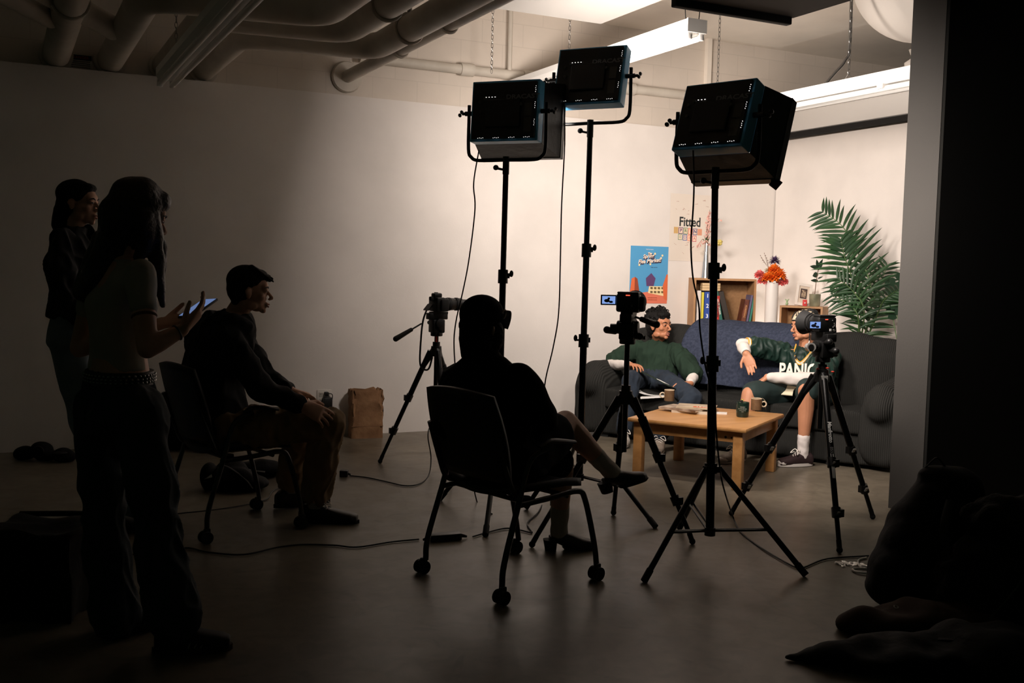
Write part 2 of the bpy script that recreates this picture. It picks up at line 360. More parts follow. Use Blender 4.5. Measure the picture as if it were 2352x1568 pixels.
# ============================================================ STUDIO LIGHTS
M_BLUE = mat('blue_anodised', (98, 190, 244), .35, .0); M_BACK = mat('panel_back', (16, 16, 17), .4); M_HOOD = mat('softbox_fabric', (44, 44, 47), .4, bump=(9, .6))
M_DIM = mat('dim_print', (130, 130, 134), .6); M_STICK = mat('dim_sticker', (74, 72, 66), .6)
M_DOT = emitmat('glowing_vent', (1, .95, .92), 1.6)
M_PAN = emitmat('led_face', LEDCOL, 3); M_SOF = emitmat('softbox_face', LEDCOL, 2)
def lamp(name, M, y, sx, sz, power, spread, parent):
    l = bpy.data.lights.new(name, 'AREA'); l.shape = 'RECTANGLE'; l.size = sx; l.size_y = sz; l.energy = power; l.color = LEDCOL; l.spread = math.radians(spread)
    o = bpy.data.objects.new(name, l); COL.objects.link(o); o.parent = parent
    W_ = M @ axes((0, y, 0), (1, 0, 0), (0, 0, 1), (0, -1, 0)); W_.translation = W_.translation - root_of(parent).location; o.matrix_local = W_; return o
def stand(label, feet, hubz, footr, top, poles, brz=.12, tiltx=0):
    c = V(((feet[0].x + feet[1].x + feet[2].x) / 3, (feet[0].y + feet[1].y + feet[2].y) / 3, 0))
    t = thing('light_stand', label, 'light stand', c)
    top = V(top); base = V((c.x, c.y, brz)); ax = (top - base).normalized()
    def at(z): return base + ax * ((z - base.z) / ax.z)
    zs = [brz] + poles + [top.z]; rr = [.0215, .0195, .0170, .0150]
    for i in range(len(zs) - 1):
        obj('pole_section', MB().cyl(at(zs[i]), at(zs[i + 1]), rr[i], n=16), BLKMET, t)
        if i:
            k = at(zs[i]); kn = obj('pole_clamp', MB().cyl(k - ax * .045, k + ax * .035, rr[i - 1] + .010, n=16).box(k + RT * .02, (.03, .03, .03)), BLK, t)
            d = -RT if i % 2 else RT
            obj('tightening_knob', MB().cyl(k, k + d * .045, .006, n=8).ell(k + d * .05 + V((0, 0, .012)), (.012, .012, .02)), BLK, kn)
    hb = at(hubz); obj('leg_hub', MB().cyl(hb - ax * .025, hb + ax * .025, .032, n=16), BLK, t)
    for f in feet:
        d = (f - V((hb.x, hb.y, 0))); d.z = 0; d.normalize(); p0 = hb + d * .05; p1 = V((f.x, f.y, .012))
        lg = MB().cyl(p0, p1, .0140, n=12); lg.box(hb + d * .035, (.03, .03, .03))
        L = obj('leg', lg, BLKMET, t); e = (p1 - p0).normalized()
        obj('foot_cap', MB().cyl(p1 - e * .06, p1 + e * .004, .0170, n=12), RUB, L)
        m_ = p0.lerp(p1, .58); x, y, _ = frame(d)
        br = MB().box((0, 0, 0), (0, 0, 0)); br = MB()
        for s in (-1, 1): br.cyl(m_ + x * s * .012, base + V((0, 0, .015)) + x * s * .012, .0065, n=8)
        obj('brace', br, BLKMET, t)
    obj('lower_collar', MB().cyl(base - V((0, 0, .01)), base + V((0, 0, .03)), .027, n=16), BLK, t)
    return t
def led(label, c, yaw, tilt, W, H, T, open_face, softlen=.22, flare=.09, yokedrop=.30):
    # local axes: x right (seen from behind), y facing direction, z up
    Rm = Matrix.Rotation(yaw, 3, 'Z') @ Matrix.Rotation(tilt, 3, 'X'); M4 = TM(c, R=Rm); Y4 = TM(c, yaw)
    t = thing('led_panel_light', label, 'studio light', V(c), None)
    obj('frame', MB(M4).box((0, 0, 0), (W, T, H)), M_BLUE, t, bevel=.006, smooth=False)
    bk = obj('back_plate', MB(M4).box((0, -T / 2 - .006, 0), (W - .03, .02, H - .03)), M_BACK, t, bevel=.004, smooth=False)
    obj('control_unit', MB(M4).box((0, -T / 2 - .022, -.02), (W * .5, .02, H * .45)), M_BACK, bk, bevel=.004, smooth=False)
    def bT(x, z, off=.0165): return M4 @ axes((x, -T / 2 - off, z), (1, 0, 0), (0, 0, 1), (0, -1, 0))
    text('maker_name', 'DRACAST', bT(W * .27, H * .21), .036, M_DIM, bk, sx=1.3, bold=.001)
    for i in range(4): obj('display_lamp', MB(M4).box((-.115 + .019 * i, -T / 2 - .017, H * .22), (.006, .003, .0025)), M_DOT, bk, smooth=False)
    for zz, hh in ((0, .075), (-.09, .085)): obj('sticker', MB(M4).box((W * .36, -T / 2 - .017, zz), (.045, .003, hh)), M_STICK, bk)
    for (x, z) in ((-W * .35, .05), (-W * .28, .07), (-W * .34, -.01), (W * .26, .03), (.05, -.08)):
        obj('dial', MB(M4).cyl((x, -T / 2 - .016, z), (x, -T / 2 - .03, z), .009, n=10), M_STICK, bk)
    dots = []
    for gx in (-.36, -.13, .1, .32):
        for k in range(4): dots.append((W * gx + .011 * k, -T / 2 - .018, -H * .455 + .002 * (k % 2)))
    if open_face or softlen < .25:
        for gz in (.28, .02, -.26):
            for k in range(4): dots.append((W * .455 + .002 * (k % 2), -T / 2 - .018, H * gz + .011 * k))
    else: dots = dots[2:3] + dots[10:11]
    for q in dots: obj('vent_hole', MB(M4).box(q, (.0024, .003, .0024)), M_DOT, bk, smooth=False)
    if open_face:
        obj('led_face', MB(M4).box((0, T / 2 + .002, 0), (W - .03, .004, H - .03)), M_PAN, t, smooth=False)
        lamp('led_lamp', M4, T / 2 + .01, W - .04, H - .04, P_OPEN, SPREAD_OPEN, t)
    else:
        h = MB(M4); a, b = W / 2, H / 2; A, B = a + flare, b + flare; y0, y1 = T / 2, T / 2 + softlen
        for k in range(4):
            q = [(-a, -b), (a, -b), (a, b), (-a, b)]; Q = [(-A, -B), (A, -B), (A, B), (-A, B)]; i, j = k, (k + 1) % 4
            th = .004; vs = [(q[i][0], y0, q[i][1]), (q[j][0], y0, q[j][1]), (Q[j][0], y1, Q[j][1]), (Q[i][0], y1, Q[i][1])]
            vs2 = [(x * .985, y, z * .985) for x, y, z in vs]
            h.add(vs + vs2, [(0, 1, 2, 3), (7, 6, 5, 4), (0, 4, 5, 1), (1, 5, 6, 2), (2, 6, 7, 3), (3, 7, 4, 0)])
        hd = obj('softbox_hood', h, M_HOOD, t, smooth=False)
        obj('hood_lip', MB(M4).box((0, y1 + .02, B), (2 * A, .05, .004)).box((0, y1 + .02, -B), (2 * A, .05, .004)).box((A, y1 + .02, 0), (.004, .05, 2 * B)).box((-A, y1 + .02, 0), (.004, .05, 2 * B)), M_HOOD, hd)
        obj('diffuser', MB(M4).box((0, y1 - .012, 0), (2 * A - .03, .004, 2 * B - .03)), M_SOF, t, smooth=False)
        lamp('soft_lamp', M4, y1 - .004, 2 * A - .05, 2 * B - .05, (P_RIGHT if softlen > .212 else P_LEFT), (SPREAD_SOFT if softlen > .212 else SPREAD_LEFT), t)
        if softlen > .212: obj('red_tab', MB(M4).box((A - .01, y1 + .03, -B - .01), (.05, .01, .05), Matrix.Rotation(.6, 3, 'Y')), mat('red_cloth', (110, 34, 28), .7), hd)
    # yoke
    w2 = W / 2 + .032; dz = yokedrop
    yk = [(-w2, 0, .05), (-w2, 0, 0), (-w2, 0, -dz + .07), (-w2 + .02, 0, -dz + .02), (-w2 + .07, 0, -dz), (0, 0, -dz), (w2 - .07, 0, -dz), (w2 - .02, 0, -dz + .02), (w2, 0, -dz + .07), (w2, 0, 0), (w2, 0, .05)]
    yo = obj('yoke', MB(Y4).tube(yk, .0105, 10, 4), BLKMET, t)
    for s in (-1, 1):
        obj('tilt_knob', MB(Y4).cyl((s * (W / 2), 0, 0), (s * (w2 + .025), 0, 0), .014, n=12).cyl((s * (w2 + .025), 0, 0), (s * (w2 + .045), 0, 0), .009, n=8).ell((s * (w2 + .055), .012, .012), (.009, .018, .012)).ell((s * (w2 + .055), -.014, -.010), (.009, .018, .012)), BLK, yo)
    sp = obj('spigot', MB(Y4).cyl((0, 0, -dz + .02), (0, 0, -dz - .085), .02, n=14), BLK, yo)
    obj('spigot_knob', MB(Y4).cyl((0, 0, -dz - .06), (-.05, -.01, -dz - .05), .007, n=8).ell((-.06, -.012, -dz - .045), (.018, .01, .016)), BLK, sp)
    return t, Y4 @ V((0, 0, -dz - .06))
def sum_boxes(T, cs, d):
    b = MB(T)
    for c in cs: b.box(c, d)
    return b
# directions: yaw 0 faces +y; facing turns to the right (towards +x) with negative yaw
def third(c, a, b): return [a, b, c * 3 - a - b]
fR = third(G(1628, 1288), G(1480, 1338), G(1850, 1325)); fM = third(G(1329, 1158), G(1505, 1213), G(1208, 1170)); fL = third(G(1141, 1168), G(1115, 1232), G(1010, 1150))
def ctr(f): return (f[0] + f[1] + f[2]) / 3
dL, dM, dR = depth(ctr(fL)), depth(ctr(fM)), depth(ctr(fR))
cL = D(1165, 258, dL); lL, tpL = led('left studio light with a short grey-sided softbox and bright blue edge', cL, math.radians(-48), math.radians(-5), .43, .36, .085, False, .21, .045, .28)
cM = D(1359, 180, dM); lM, tpM = led('middle and highest studio light, a bare blue-edged panel without softbox', cM, math.radians(-52), math.radians(-15), .44, .37, .085, True, 0, 0, .27)
cR = D(1648, 272, dR); lR, tpR = led('right studio light, tilted, with the deep black softbox', cR, math.radians(-68), math.radians(-20), .40, .36, .085, False, .215, .04, .26)
stand('black light stand in the middle, holding the highest studio light', fM, .42, .5, tpM, [1.0, 1.55], .16)
stand('black light stand behind the capped person, holding the left studio light', fL, .42, .5, tpL, [.85, 1.38], .16)
stand('nearest black light stand, in front of the coffee table, holding the right studio light', fR, .46, .5, tpR, [.98, 1.44], .14)
# ============================================================ THE SET
SO = V((4.52, 7.64, 0)); SX = V((.496, -.868, 0)); SY = V((.868, .496, 0)); ST = axes(SO, SX, SY, ZZ); SANG = math.atan2(SX.y, SX.x)
def sp(x, y, z): return SO + SX * x + SY * y + V((0, 0, z))
M_SOFA = mat('grey_corduroy', (42, 42, 40), .95, spec=.15, wave=(22, .55, 'X', .5, -SANG))
M_SOFA2 = mat('grey_corduroy_cushion', (38, 38, 36), .95, spec=.15, wave=(22, .45, 'X', .8, -SANG))
def plush(name, mt, par, boxes, vox=.018, sm=9, disp=(4, .022)):
    b = MB(ST)
    for c, d in boxes: b.box(c, d)
    return obj(name, b, mt, par, vox=vox, sm=sm, disp=disp)
so = thing('sofa', 'dark grey corduroy sofa standing across the corner behind the wooden coffee table', 'sofa', SO)
plush('base', M_SOFA, so, [((1.25, .46, .15), (2.5, .86, .24))], .014, 4, (3, .008))
for x in (.14, 1.15, 2.1): obj('foot', MB(ST).box((x, .10, .018), (.08, .08, .036)).box((x, .82, .018), (.08, .08, .036)), BLKM, so) if False else obj('foot', MB(ST).box((x, .10, .018), (.08, .08, .036)), BLKM, so)
for x0, x1 in ((.16, .88), (.88, 1.62), (1.62, 2.34)): plush('seat_cushion', M_SOFA2, so, [(((x0 + x1) / 2, .36, .345), (x1 - x0 - .012, .74, .17))], .015, 8, (5, .014))
for s, x in ((0, .03), (1, 2.46)):
    a = MB(ST); sec = []
    for k, yy in enumerate((-.03, .0, .3, .6, .9)):
        g = .86 if k == 0 else 1
        sec.append((ST @ V((x, yy, .32)) - ST.translation * 0, SX * (.155 * g), V((0, 0, .285 * g))))
    a = MB().loft(sec, 24, 3.2)
    # plump roll on top of the arm, drooping over the front
    a.limb([(sp(x, .0, .46), .115), (sp(x, .08, .53), .115), (sp(x, .45, .53), .12), (sp(x, .85, .58), .13)])
    obj('armrest', a, M_SOFA, so, vox=.016, sm=10, disp=(5, .02))
for x0, x1, h in ((.05, .86, .0), (.84, 1.66, -.015), (1.64, 2.46, .0)):
    a = MB(); xm = (x0 + x1) / 2; w_ = (x1 - x0) / 2
    for k in range(9):
        t = k / 8; z = .36 + t * .5 + h; y = .60 + .16 * t
        a.ell(sp(xm, y, z), (w_, .135 + .03 * math.sin(pi * t), .11), Matrix.Rotation(SANG, 3, 'Z'), 20, 10)
    a.box(sp(xm, .72, .62), (w_ * 1.9, .2, .42), Matrix.Rotation(SANG, 3, 'Z'))
    obj('back_cushion', a, M_SOFA2, so, vox=.016, sm=12, disp=(4.5, .03))
plush('back_frame', M_SOFA, so, [((1.25, .88, .45), (2.42, .14, .84))], .016, 5, (4, .01))
# throw blanket
prof = [(.985, .55), (.985, .75), (.975, .90), (.92, .975), (.80, .99), (.68, .955), (.59, .88), (.525, .76), (.495, .64), (.475, .53), (.455, .465)]
PP = crom([V((y, z, 0)) for y, z in prof], 5); nu = 60
vs = []; fs = []
for i in range(nu + 1):
    u = i / nu
    for j, p in enumerate(PP):
        v = j / (len(PP) - 1); x = .70 + u * 1.18 + .05 * math.sin(v * 5 + 1) * (1 - 2 * u) - .03 * v
        f = .016 * math.sin(u * 17 + 3.2 * v) + .012 * noise.noise(V((u * 6, v * 4, 0))) * 2
        y = p.x - abs(f) * .7 - .012 - (.05 * max(0, v - .5) * math.sin(u * 9)); z = p.y + .012 + .35 * abs(f) + (.035 * math.sin(u * 7) * max(0, v - .7))
        vs.append(tuple(sp(x, y, z)))
n_ = len(PP)
for i in range(nu):
    for j in range(n_ - 1): fs.append((i * n_ + j, (i + 1) * n_ + j, (i + 1) * n_ + j + 1, i * n_ + j + 1))
b = MB(); b.v = [V(p) for p in vs]; b.f = fs; me = bpy.data.meshes.new('throw'); me.from_pydata(vs, [], fs); o_ = bpy.data.objects.new('tmp', me); COL.objects.link(o_)
k_ = o_.modifiers.new('s', 'SOLIDIFY'); k_.thickness = .014; me = bpy.data.meshes.new_from_object(o_.evaluated_get(bpy.context.evaluated_depsgraph_get())); bpy.data.objects.remove(o_)
o = finish('throw_blanket', me, mat('blue_grey_fleece', (50, 56, 72), 1, spec=.05, nz=45, c2=(64, 70, 87), bump=(180, .8)), None, sp(1.3, .9, .9), 'all')
tag(o, 'blue-grey fleece throw draped over the middle of the sofa back', 'blanket')
# coffee table
ta = V((4.33, 5.28, .42)); tb = V((3.86, 5.98, .42)); tX = (ta - tb).normalized(); tY = V((-tX.y, tX.x, 0)); tw = (ta - tb).length; tdp = .92
TT = axes((tb.x, tb.y, 0), tX, tY, ZZ); TR = TT.to_3x3()
def tp(x, y, z): return TT @ V((x, y, z))
M_WOOD = mat('honey_wood', (188, 138, 84), .38, nz=3, c2=(172, 122, 70), wave=None); 
def woodify(m, c, sc=(2, 30, 30), rot=0):
    nt = m.node_tree; nn = [n for n in nt.nodes if n.type == 'TEX_NOISE'][0]; tc = [n for n in nt.nodes if n.type == 'TEX_COORD'][0]
    mp = nt.nodes.new('ShaderNodeMapping'); mp.inputs['Scale'].default_value = sc; mp.inputs['Rotation'].default_value = (0, 0, rot); nt.links.new(tc.outputs['Object'], mp.inputs[0]); nt.links.new(mp.outputs[0], nn.inputs['Vector']); return m
woodify(M_WOOD, None, (.5, 8, 8), -math.atan2(tX.y, tX.x))
tb_ = thing('coffee_table', 'low square honey-coloured wooden coffee table in front of the sofa', 'table', tp(tw / 2, tdp / 2, 0))
obj('tabletop', MB(TT).box((tw / 2, tdp / 2, .405), (tw, tdp, .03)), M_WOOD, tb_, bevel=.012)
for y0, y1, yy in ((0, 0, .065), (0, 0, tdp - .065)): obj('apron', MB(TT).box((tw / 2, yy, .352), (tw - .16, .022, .075)), M_WOOD, tb_, bevel=.002)
for xx in (.065, tw - .065): obj('apron', MB(TT).box((xx, tdp / 2, .352), (.022, tdp - .16, .075)), M_WOOD, tb_, bevel=.002)
for xx in (.068, tw - .068):
    for yy in (.068, tdp - .068): obj('leg', MB(TT).box((xx, yy, .195), (.066, .066, .39)), M_WOOD, tb_, bevel=.007)
for xx in (.115, .155): obj('screw_hole', MB(TT).cyl((tw - xx, .0545, .345), (tw - xx, .053, .345), .006 if xx < .12 else .009, n=10), BLKM, tb_)
zt = .42
def Sp0(px, py, ly):
    r = ray(px, py); return CAM + r * ((ly - (CAM - SO).dot(SY)) / r.dot(SY))
def ontable(px, py): return G(px, py, zt)
# magazines
M_PAPER = mat('page_edges', (226, 216, 200), .7); 
p = ontable(1590, 945); yaw = math.atan2(tX.y, tX.x)
def mag(label, c, yw, w, d, h, col, col2, z, grp='magazines piled on the coffee table', tiltx=0):
    T = TM((c.x, c.y, z), yw) @ Matrix.Rotation(tiltx, 4, 'X'); t = thing('magazine', label, 'magazine', (c.x, c.y, z), grp)
    obj('pages', MB(T).box((0, 0, h / 2), (w - .006, d - .006, h - .003)), M_PAPER, t)
    obj('cover', MB(T).box((0, 0, h + .0005), (w, d, .002)).box((0, -d / 2, h / 2), (w, .002, h)), mat('magazine_cover', col, .4, nz=9, c2=col2), t)
    return t, T
t, T = mag('open white-edged magazine at the bottom of the pile on the table', p + tX * .02, yaw + .18, .30, .23, .014, (206, 196, 178), (180, 150, 120), zt)
t, T = mag('thick magazine with a brown photo cover in the middle of the pile', p + V((-.05, .03, 0)), yaw - .15, .30, .22, .014, (96, 70, 50), (190, 170, 150), zt + .0155)
t, T = mag('pale magazine with an orange title strip on top of the pile', p + V((.04, .0, 0)), yaw + .25, .28, .22, .008, (196, 178, 150), (160, 140, 118), zt + .031)
obj('title_strip', MB(T).box((.05, -.06, .0105), (.14, .045, .001)), mat('orange_print', (206, 92, 44), .5), t)
text('title_text', '1990s', T @ TM((.05, -.06, .0118)), .045, M_PAPER, t, bold=.001)
t, T = mag('small white booklet lying beside the magazine pile, by the candle', ontable(1650, 950) + V((.02, 0, 0)), yaw + .3, .09, .07, .007, (230, 226, 218), (220, 214, 206), zt, None)
# candle
p = ontable(1705, 957); t = thing('candle', 'dark green candle tumbler with pale lettering on the near corner of the table', 'candle', p)
r = .045; obj('tumbler', MB().lathe([(.001, 0), (r * .86, 0), (r * .95, .008), (r, .05), (r, .105), (r - .004, .105), (r - .004, .092), (.001, .092)], p, 32), mat('green_glass', (22, 42, 36), .18), t)
obj('wax', MB().cyl(p + V((0, 0, .0925)), p + V((0, 0, .098)), r - .006), mat('wax', (150, 160, 130), .5), t)
d_ = (CAM - p); d_.z = 0; d_.normalize(); sx_ = V((-d_.y, d_.x, 0)); TT2 = axes(p + d_ * (r + .001) + V((0, 0, .062)), sx_, ZZ, d_)
M_PRT = mat('pale_print', (170, 176, 168), .6)
for s, dz, sz in (('RANDY', .012, .010), ('& CALABASAS', 0, .009), ('WOOD & SMOKE', -.012, .006), ('8 OZ', -.021, .006)): text('label_line', s, TT2 @ TM((0, dz, 0)), sz, M_PRT, t)
mk = thing('marker_pen', 'small yellow-tipped pen laid across the rim of the green candle', 'pen', p + V((0, 0, .105)))
obj('barrel', MB().cyl(p + V((-.01, 0, .112)), p + V((.028, .04, .112)), .007), mat('lime_yellow', (206, 214, 60), .5), mk)
obj('cap', MB().cyl(p + V((-.01, 0, .112)), p + V((-.024, -.015, .112)), .009), BLK, mk)
# mugs
M_MUG = mat('brown_stoneware', (112, 84, 56), .55, nz=30, c2=(96, 70, 46)); M_MUGC = mat('cream_glaze', (206, 186, 156), .35)
def mug(label, p, hd, ring=None):
    t = thing('mug', label, 'mug', p, 'brown stoneware mugs'); r = .040; h = .085
    obj('body', MB().lathe([(.001, .0), (r * .97, 0), (r, .006), (r, h), (r - .004, h), (r - .005, .01), (.001, .008)], p, 32), M_MUG, t)
    obj('rim', MB().ring(p + V((0, 0, h)), (0, 0, 1), r - .002, .0028, 30), M_MUGC, t)
    x, y = hd.x, hd.y; c = p + hd * (r + .014) + V((0, 0, h * .52))
    obj('handle', MB().ring(c, hd.cross(ZZ), .019, .0055, 20), M_MUGC, t); return t
mug('brown mug with a ring handle at the back left corner of the table', ontable(1537, 920), -RT.normalized().cross(ZZ).cross(ZZ) if False else V((-R0.x, -R0.y, 0)))
m2 = mug('brown mug standing just behind the green candle', ontable(1737, 941), V((R0.x, R0.y, 0)))
p = ontable(1750, 940); obj('tea_string', MB().tube([p + V((.0, .0, .086)), p + V((.02, -.012, .06)), p + V((.022, -.014, .002))], .0012, 6, 5), M_MUGC, m2)
# notepad on the sofa edge beside the table
p = Sp0(1503, 912, .0); T = TM(p, SANG + .25) @ Matrix.Rotation(-.12, 4, 'Y')
t = thing('notepad', 'white notepad with curled pages lying at the sofa edge beside the left mug', 'notepad', p)
obj('page_block', MB(T).box((0, 0, .008), (.20, .15, .016)), WHT, t)
vs = []; fs = []
for i in range(9):
    a = i / 8; vs += [T @ V((-.10 - .0 + .07 * a * 0 - .03 * (1 - a) ** 2, -.075, .018 + .04 * (1 - a) ** 2)), T @ V((-.03 * (1 - a) ** 2 - .10, .075, .018 + .045 * (1 - a) ** 2)), ]
pg = MB(); 
for i in range(9):
    a = i / 8; x = -.13 + .23 * a; z = .017 + .045 * (1 - a) ** 3; pg.v += [T @ V((x, -.073, z)), T @ V((x, .073, z))]
for i in range(8): pg.f.append((2 * i, 2 * i + 1, 2 * i + 3, 2 * i + 2))
obj('curled_page', pg, WHT, t)
# posters -----------------------------------------------------
def flat(mb, pts, T, y): mb.prism(pts, T @ TM((0, 0, y)), .0006); return mb
def poly(name, T, pts, lay, mt, par): return obj(name, MB().prism(pts, T @ TM((0, 0, .0008 * lay)), .0006), mt, par, smooth=False)
P0 = V((5.33, YW - .002, 1.125)); TP = axes(P0, (1, 0, 0), (0, 0, 1), (0, -1, 0)); PW, PH = .43, .545
t = thing('blue_poster', 'blue and orange flea market poster taped to the wall left of the bookcase', 'poster', P0)
C_ = lambda n, c: mat(n, c, .6)
poly('sheet', TP, [(0, 0), (PW, 0), (PW, PH), (0, PH)], 0, C_('poster_blue', (82, 158, 206)), t)
OR = C_('poster_orange', (222, 110, 66)); OR2 = C_('poster_rust', (150, 70, 46)); CRM = C_('poster_cream', (244, 222, 170)); NVY = C_('poster_navy', (48, 34, 66)); SAL = C_('poster_salmon', (226, 122, 96))
poly('ground_shape', TP, [(0, 0), (PW, 0), (PW, .07), (PW * .8, .10), (PW * .55, .115), (PW * .3, .10), (0, .08)], 1, SAL, t)
poly('mesa_shape', TP, [(0, .09), (.10, .09), (.085, .20), (.055, .25), (.02, .235), (.01, .15)], 2, OR, t)
poly('mesa_shade', TP, [(.055, .09), (.115, .09), (.085, .235), (.055, .25)], 3, OR2, t)
poly('building_shape', TP, [(.21, .10), (.40, .07), (.41, .165), (.22, .165)], 2, CRM, t)
for i in range(4):
    for j in range(2): poly('building_window', TP, [(.235 + .042 * i, .10 + .038 * j), (.262 + .042 * i, .098 + .038 * j), (.262 + .042 * i, .118 + .038 * j), (.235 + .042 * i, .12 + .038 * j)], 3, C_('poster_window', (110, 92, 60)), t)
poly('right_mesa', TP, [(.39, .05), (.43, .03), (.43, .28), (.415, .28), (.375, .17)], 4, OR, t)
poly('plain_figure_patch', TP, [(.19, .165), (.27, .165), (.29, .24), (.24, .29), (.18, .24)], 3, C_('poster_purple', (96, 66, 112)), t)
for s, x, z, sz in (('The', .215, .475, .03), ('Spring', .20, .45, .05), ('Flea Market!', .215, .405, .052)):
    text('title_shadow', s, TP @ axes((x + .004, z - .008, .003), (1, .10, 0), (-.10, 1, 0), (0, 0, 1)), sz, NVY, t, bold=.0042, shear=.25)
    text('title_line', s, TP @ axes((x, z, .0045), (1, .10, 0), (-.10, 1, 0), (0, 0, 1)), sz, C_('title_cream', (250, 232, 214)), t, bold=.0012, shear=.25)
for i, (x, z) in enumerate(((.275, .475), (.345, .435), (.10, .365), (.225, .375), (.36, .46))):
    obj('blossom', MB(TP).cyl((x, z, .003), (x, z, .004), .011, n=7), CRM, t)
text('top_print', 'fitted presents', TP @ TM((.215, .515, .002)), .014, WHT, t); text('date_print', 'friday, may first', TP @ TM((.27, .345, .002)), .012, NVY, t)
for i in range(2): text('foot_print', 'marketplace at noon', TP @ TM((.26, .055 - .02 * i, .004)), .013, OR2, t)
P0 = V((5.765, YW - .002, 1.54)); TP = axes(P0, (1, 0, 0), (0, 0, 1), (0, -1, 0)); PW, PH = .475, .645
t = thing('pale_poster', 'large off-white poster printed Fitted with toy letter blocks, on the wall above the bookcase', 'poster', P0)
poly('sheet', TP, [(0, 0), (PW, 0), (PW, PH), (0, PH)], 0, C_('poster_offwhite', (222, 212, 200)), t)
text('headline', 'Fitted', TP @ TM((.235, .375, .0012)), .125, C_('headline_ink', (38, 44, 44)), t, bold=.0025, sx=.88)
cols = [(206, 168, 110), (96, 52, 110), (90, 130, 90), (222, 110, 80), (60, 60, 120), (214, 150, 120)]
for i, ch in enumerate(' PRTN '):
    x = .075 + .056 * i; z = .295 - .002 * i; poly('toy_block', TP, [(x - .026, z - .032), (x + .026, z - .032), (x + .026, z + .03), (x - .026, z + .03)], 1, C_('block_edge', cols[i]), t)
    if ch != ' ':
        poly('block_face', TP, [(x - .020, z - .026), (x + .020, z - .026), (x + .020, z + .024), (x - .020, z + .024)], 2, C_('block_cream', (236, 214, 190)), t)
        text('block_letter', ch, TP @ TM((x, z, .0028)), .045, C_('block_ink', cols[i]), t, bold=.001)
for i, ch in enumerate('EDEA'):
    x = .125 + .056 * i; z = .232 - .004 * i; poly('toy_block', TP, [(x - .025, z - .03), (x + .025, z - .03), (x + .025, z + .028), (x - .025, z + .028)], 1, C_('block_edge', [(120, 150, 120), (70, 90, 160), (228, 130, 96), (196, 90, 110)][i]), t)
    poly('block_face', TP, [(x - .019, z - .024), (x + .019, z - .024), (x + .019, z + .022), (x - .019, z + .022)], 2, C_('block_cream', (236, 214, 190)), t)
    text('block_letter', ch, TP @ TM((x, z, .0028)), .04, C_('block_ink', [(120, 150, 120), (70, 90, 160), (228, 130, 96), (196, 90, 110)][i]), t)
INK = C_('twig_ink', (168, 126, 108)); random.seed(3)
for i in range(22):
    x, z = random.uniform(.05, .43), random.choice((random.uniform(.05, .19), random.uniform(.43, .60))); a = random.uniform(-.8, .8); L = random.uniform(.015, .04)
    poly('twig_mark', TP, [(x, z), (x + L * math.cos(a), z + L * math.sin(a)), (x + L * math.cos(a) * .9, z + L * math.sin(a) + .004), (x, z + .0015)], 1, INK, t)
t = thing('edge_poster', 'sliver of a mottled yellow-green poster beside the grey wall end', 'poster', (XP - .003, 6.4, 1.43))
obj('sheet', MB().box((XP - .003, 6.36, 1.575), (.003, .48, .30)), mat('poster_mottled', (176, 178, 120), .6, nz=14, c2=(70, 64, 52)), t)
# bookcase ----------------------------------------------------
M_PLY = mat('pale_plywood', (176, 134, 92), .6, nz=6, c2=(160, 118, 78)); M_MDF = mat('fibreboard', (150, 112, 74), .8, nz=50, c2=(136, 100, 64))
BX = V((.9, -.436, 0)).normalized(); BY = V((-BX.y, BX.x, 0)); BT = axes((5.86, 7.99, 0), BX, BY, ZZ); bw = .59; bd = .30
def bp_(x, y, z): return BT @ V((x, y, z))
t = thing('bookcase', 'tall pale wood cube bookcase full of books behind the sofa', 'bookcase', bp_(bw / 2, bd / 2, 0))
for x in (.01, bw - .01): obj('side_panel', MB(BT).box((x, bd / 2, .69), (.02, bd, 1.38)), M_PLY, t)
obj('back_panel', MB(BT).box((bw / 2, bd - .005, .69), (bw - .04, .01, 1.34)), M_MDF, t)
for z in (.03, .47, .92, 1.37): obj('shelf', MB(BT).box((bw / 2, bd / 2 - .006, z), (bw - .04, bd - .012, .02)), M_PLY, t)
def book(label, x, w, h, d, lean, col, c2=None, txt=None, tc=(240, 240, 236), y0=.02, tsz=.03, grp='books on the top shelf of the bookcase', z0=.9305, rot=0):
    M = BT @ TM((x, y0, z0)) @ Matrix.Rotation(lean, 4, 'Y'); off = (w * math.sin(abs(lean)) if lean > 0 else 0)
    M = BT @ TM((x, y0, z0 + (w * math.sin(lean) if lean > 0 else 0))) @ Matrix.Rotation(lean, 4, 'Y')
    t = thing('book', label, 'book', M @ V((0, 0, 0)), grp)
    cm = mat('book_cover', col, .5, nz=20 if c2 else None, c2=c2)
    c = MB(M).box((w / 2, .0015, h / 2), (w, .003, h)).box((.0015, d / 2, h / 2), (.003, d, h)).box((w - .0015, d / 2, h / 2), (.003, d, h))
    obj('cover', c, cm, t, smooth=False); obj('pages', MB(M).box((w / 2, d / 2 + .002, h / 2), (w - .008, d - .01, h - .01)), M_PAPER, t)
    if txt:
        if isinstance(txt, list):
            for i, s in enumerate(txt): text('spine_number', s, M @ axes((w / 2, -.0008, h * (.88 - .30 * i)), (1, 0, 0), (0, 0, 1), (0, -1, 0)), tsz, mat('spine_ink', tc, .6), t, bold=.001)
        else: text('spine_text', txt, M @ axes((w / 2, -.0008, h * .55), (0, 0, -1), (1, 0, 0), (0, -1, 0)), tsz, mat('spine_ink', tc, .6), t, bold=.0006)
    return t, M
book('white ring binder with two dark holes at the left end of the shelf', .036, .038, .33, .22, 0, (214, 206, 200))
book('thin yellow book between the white binder and the blue binder', .078, .024, .315, .2, 0, (214, 200, 60), None, None)
book('thick blue binder numbered 1 2 3 down its spine', .105, .062, .32, .22, 0, (36, 70, 150), None, ['1', '2', '3'], tsz=.052)
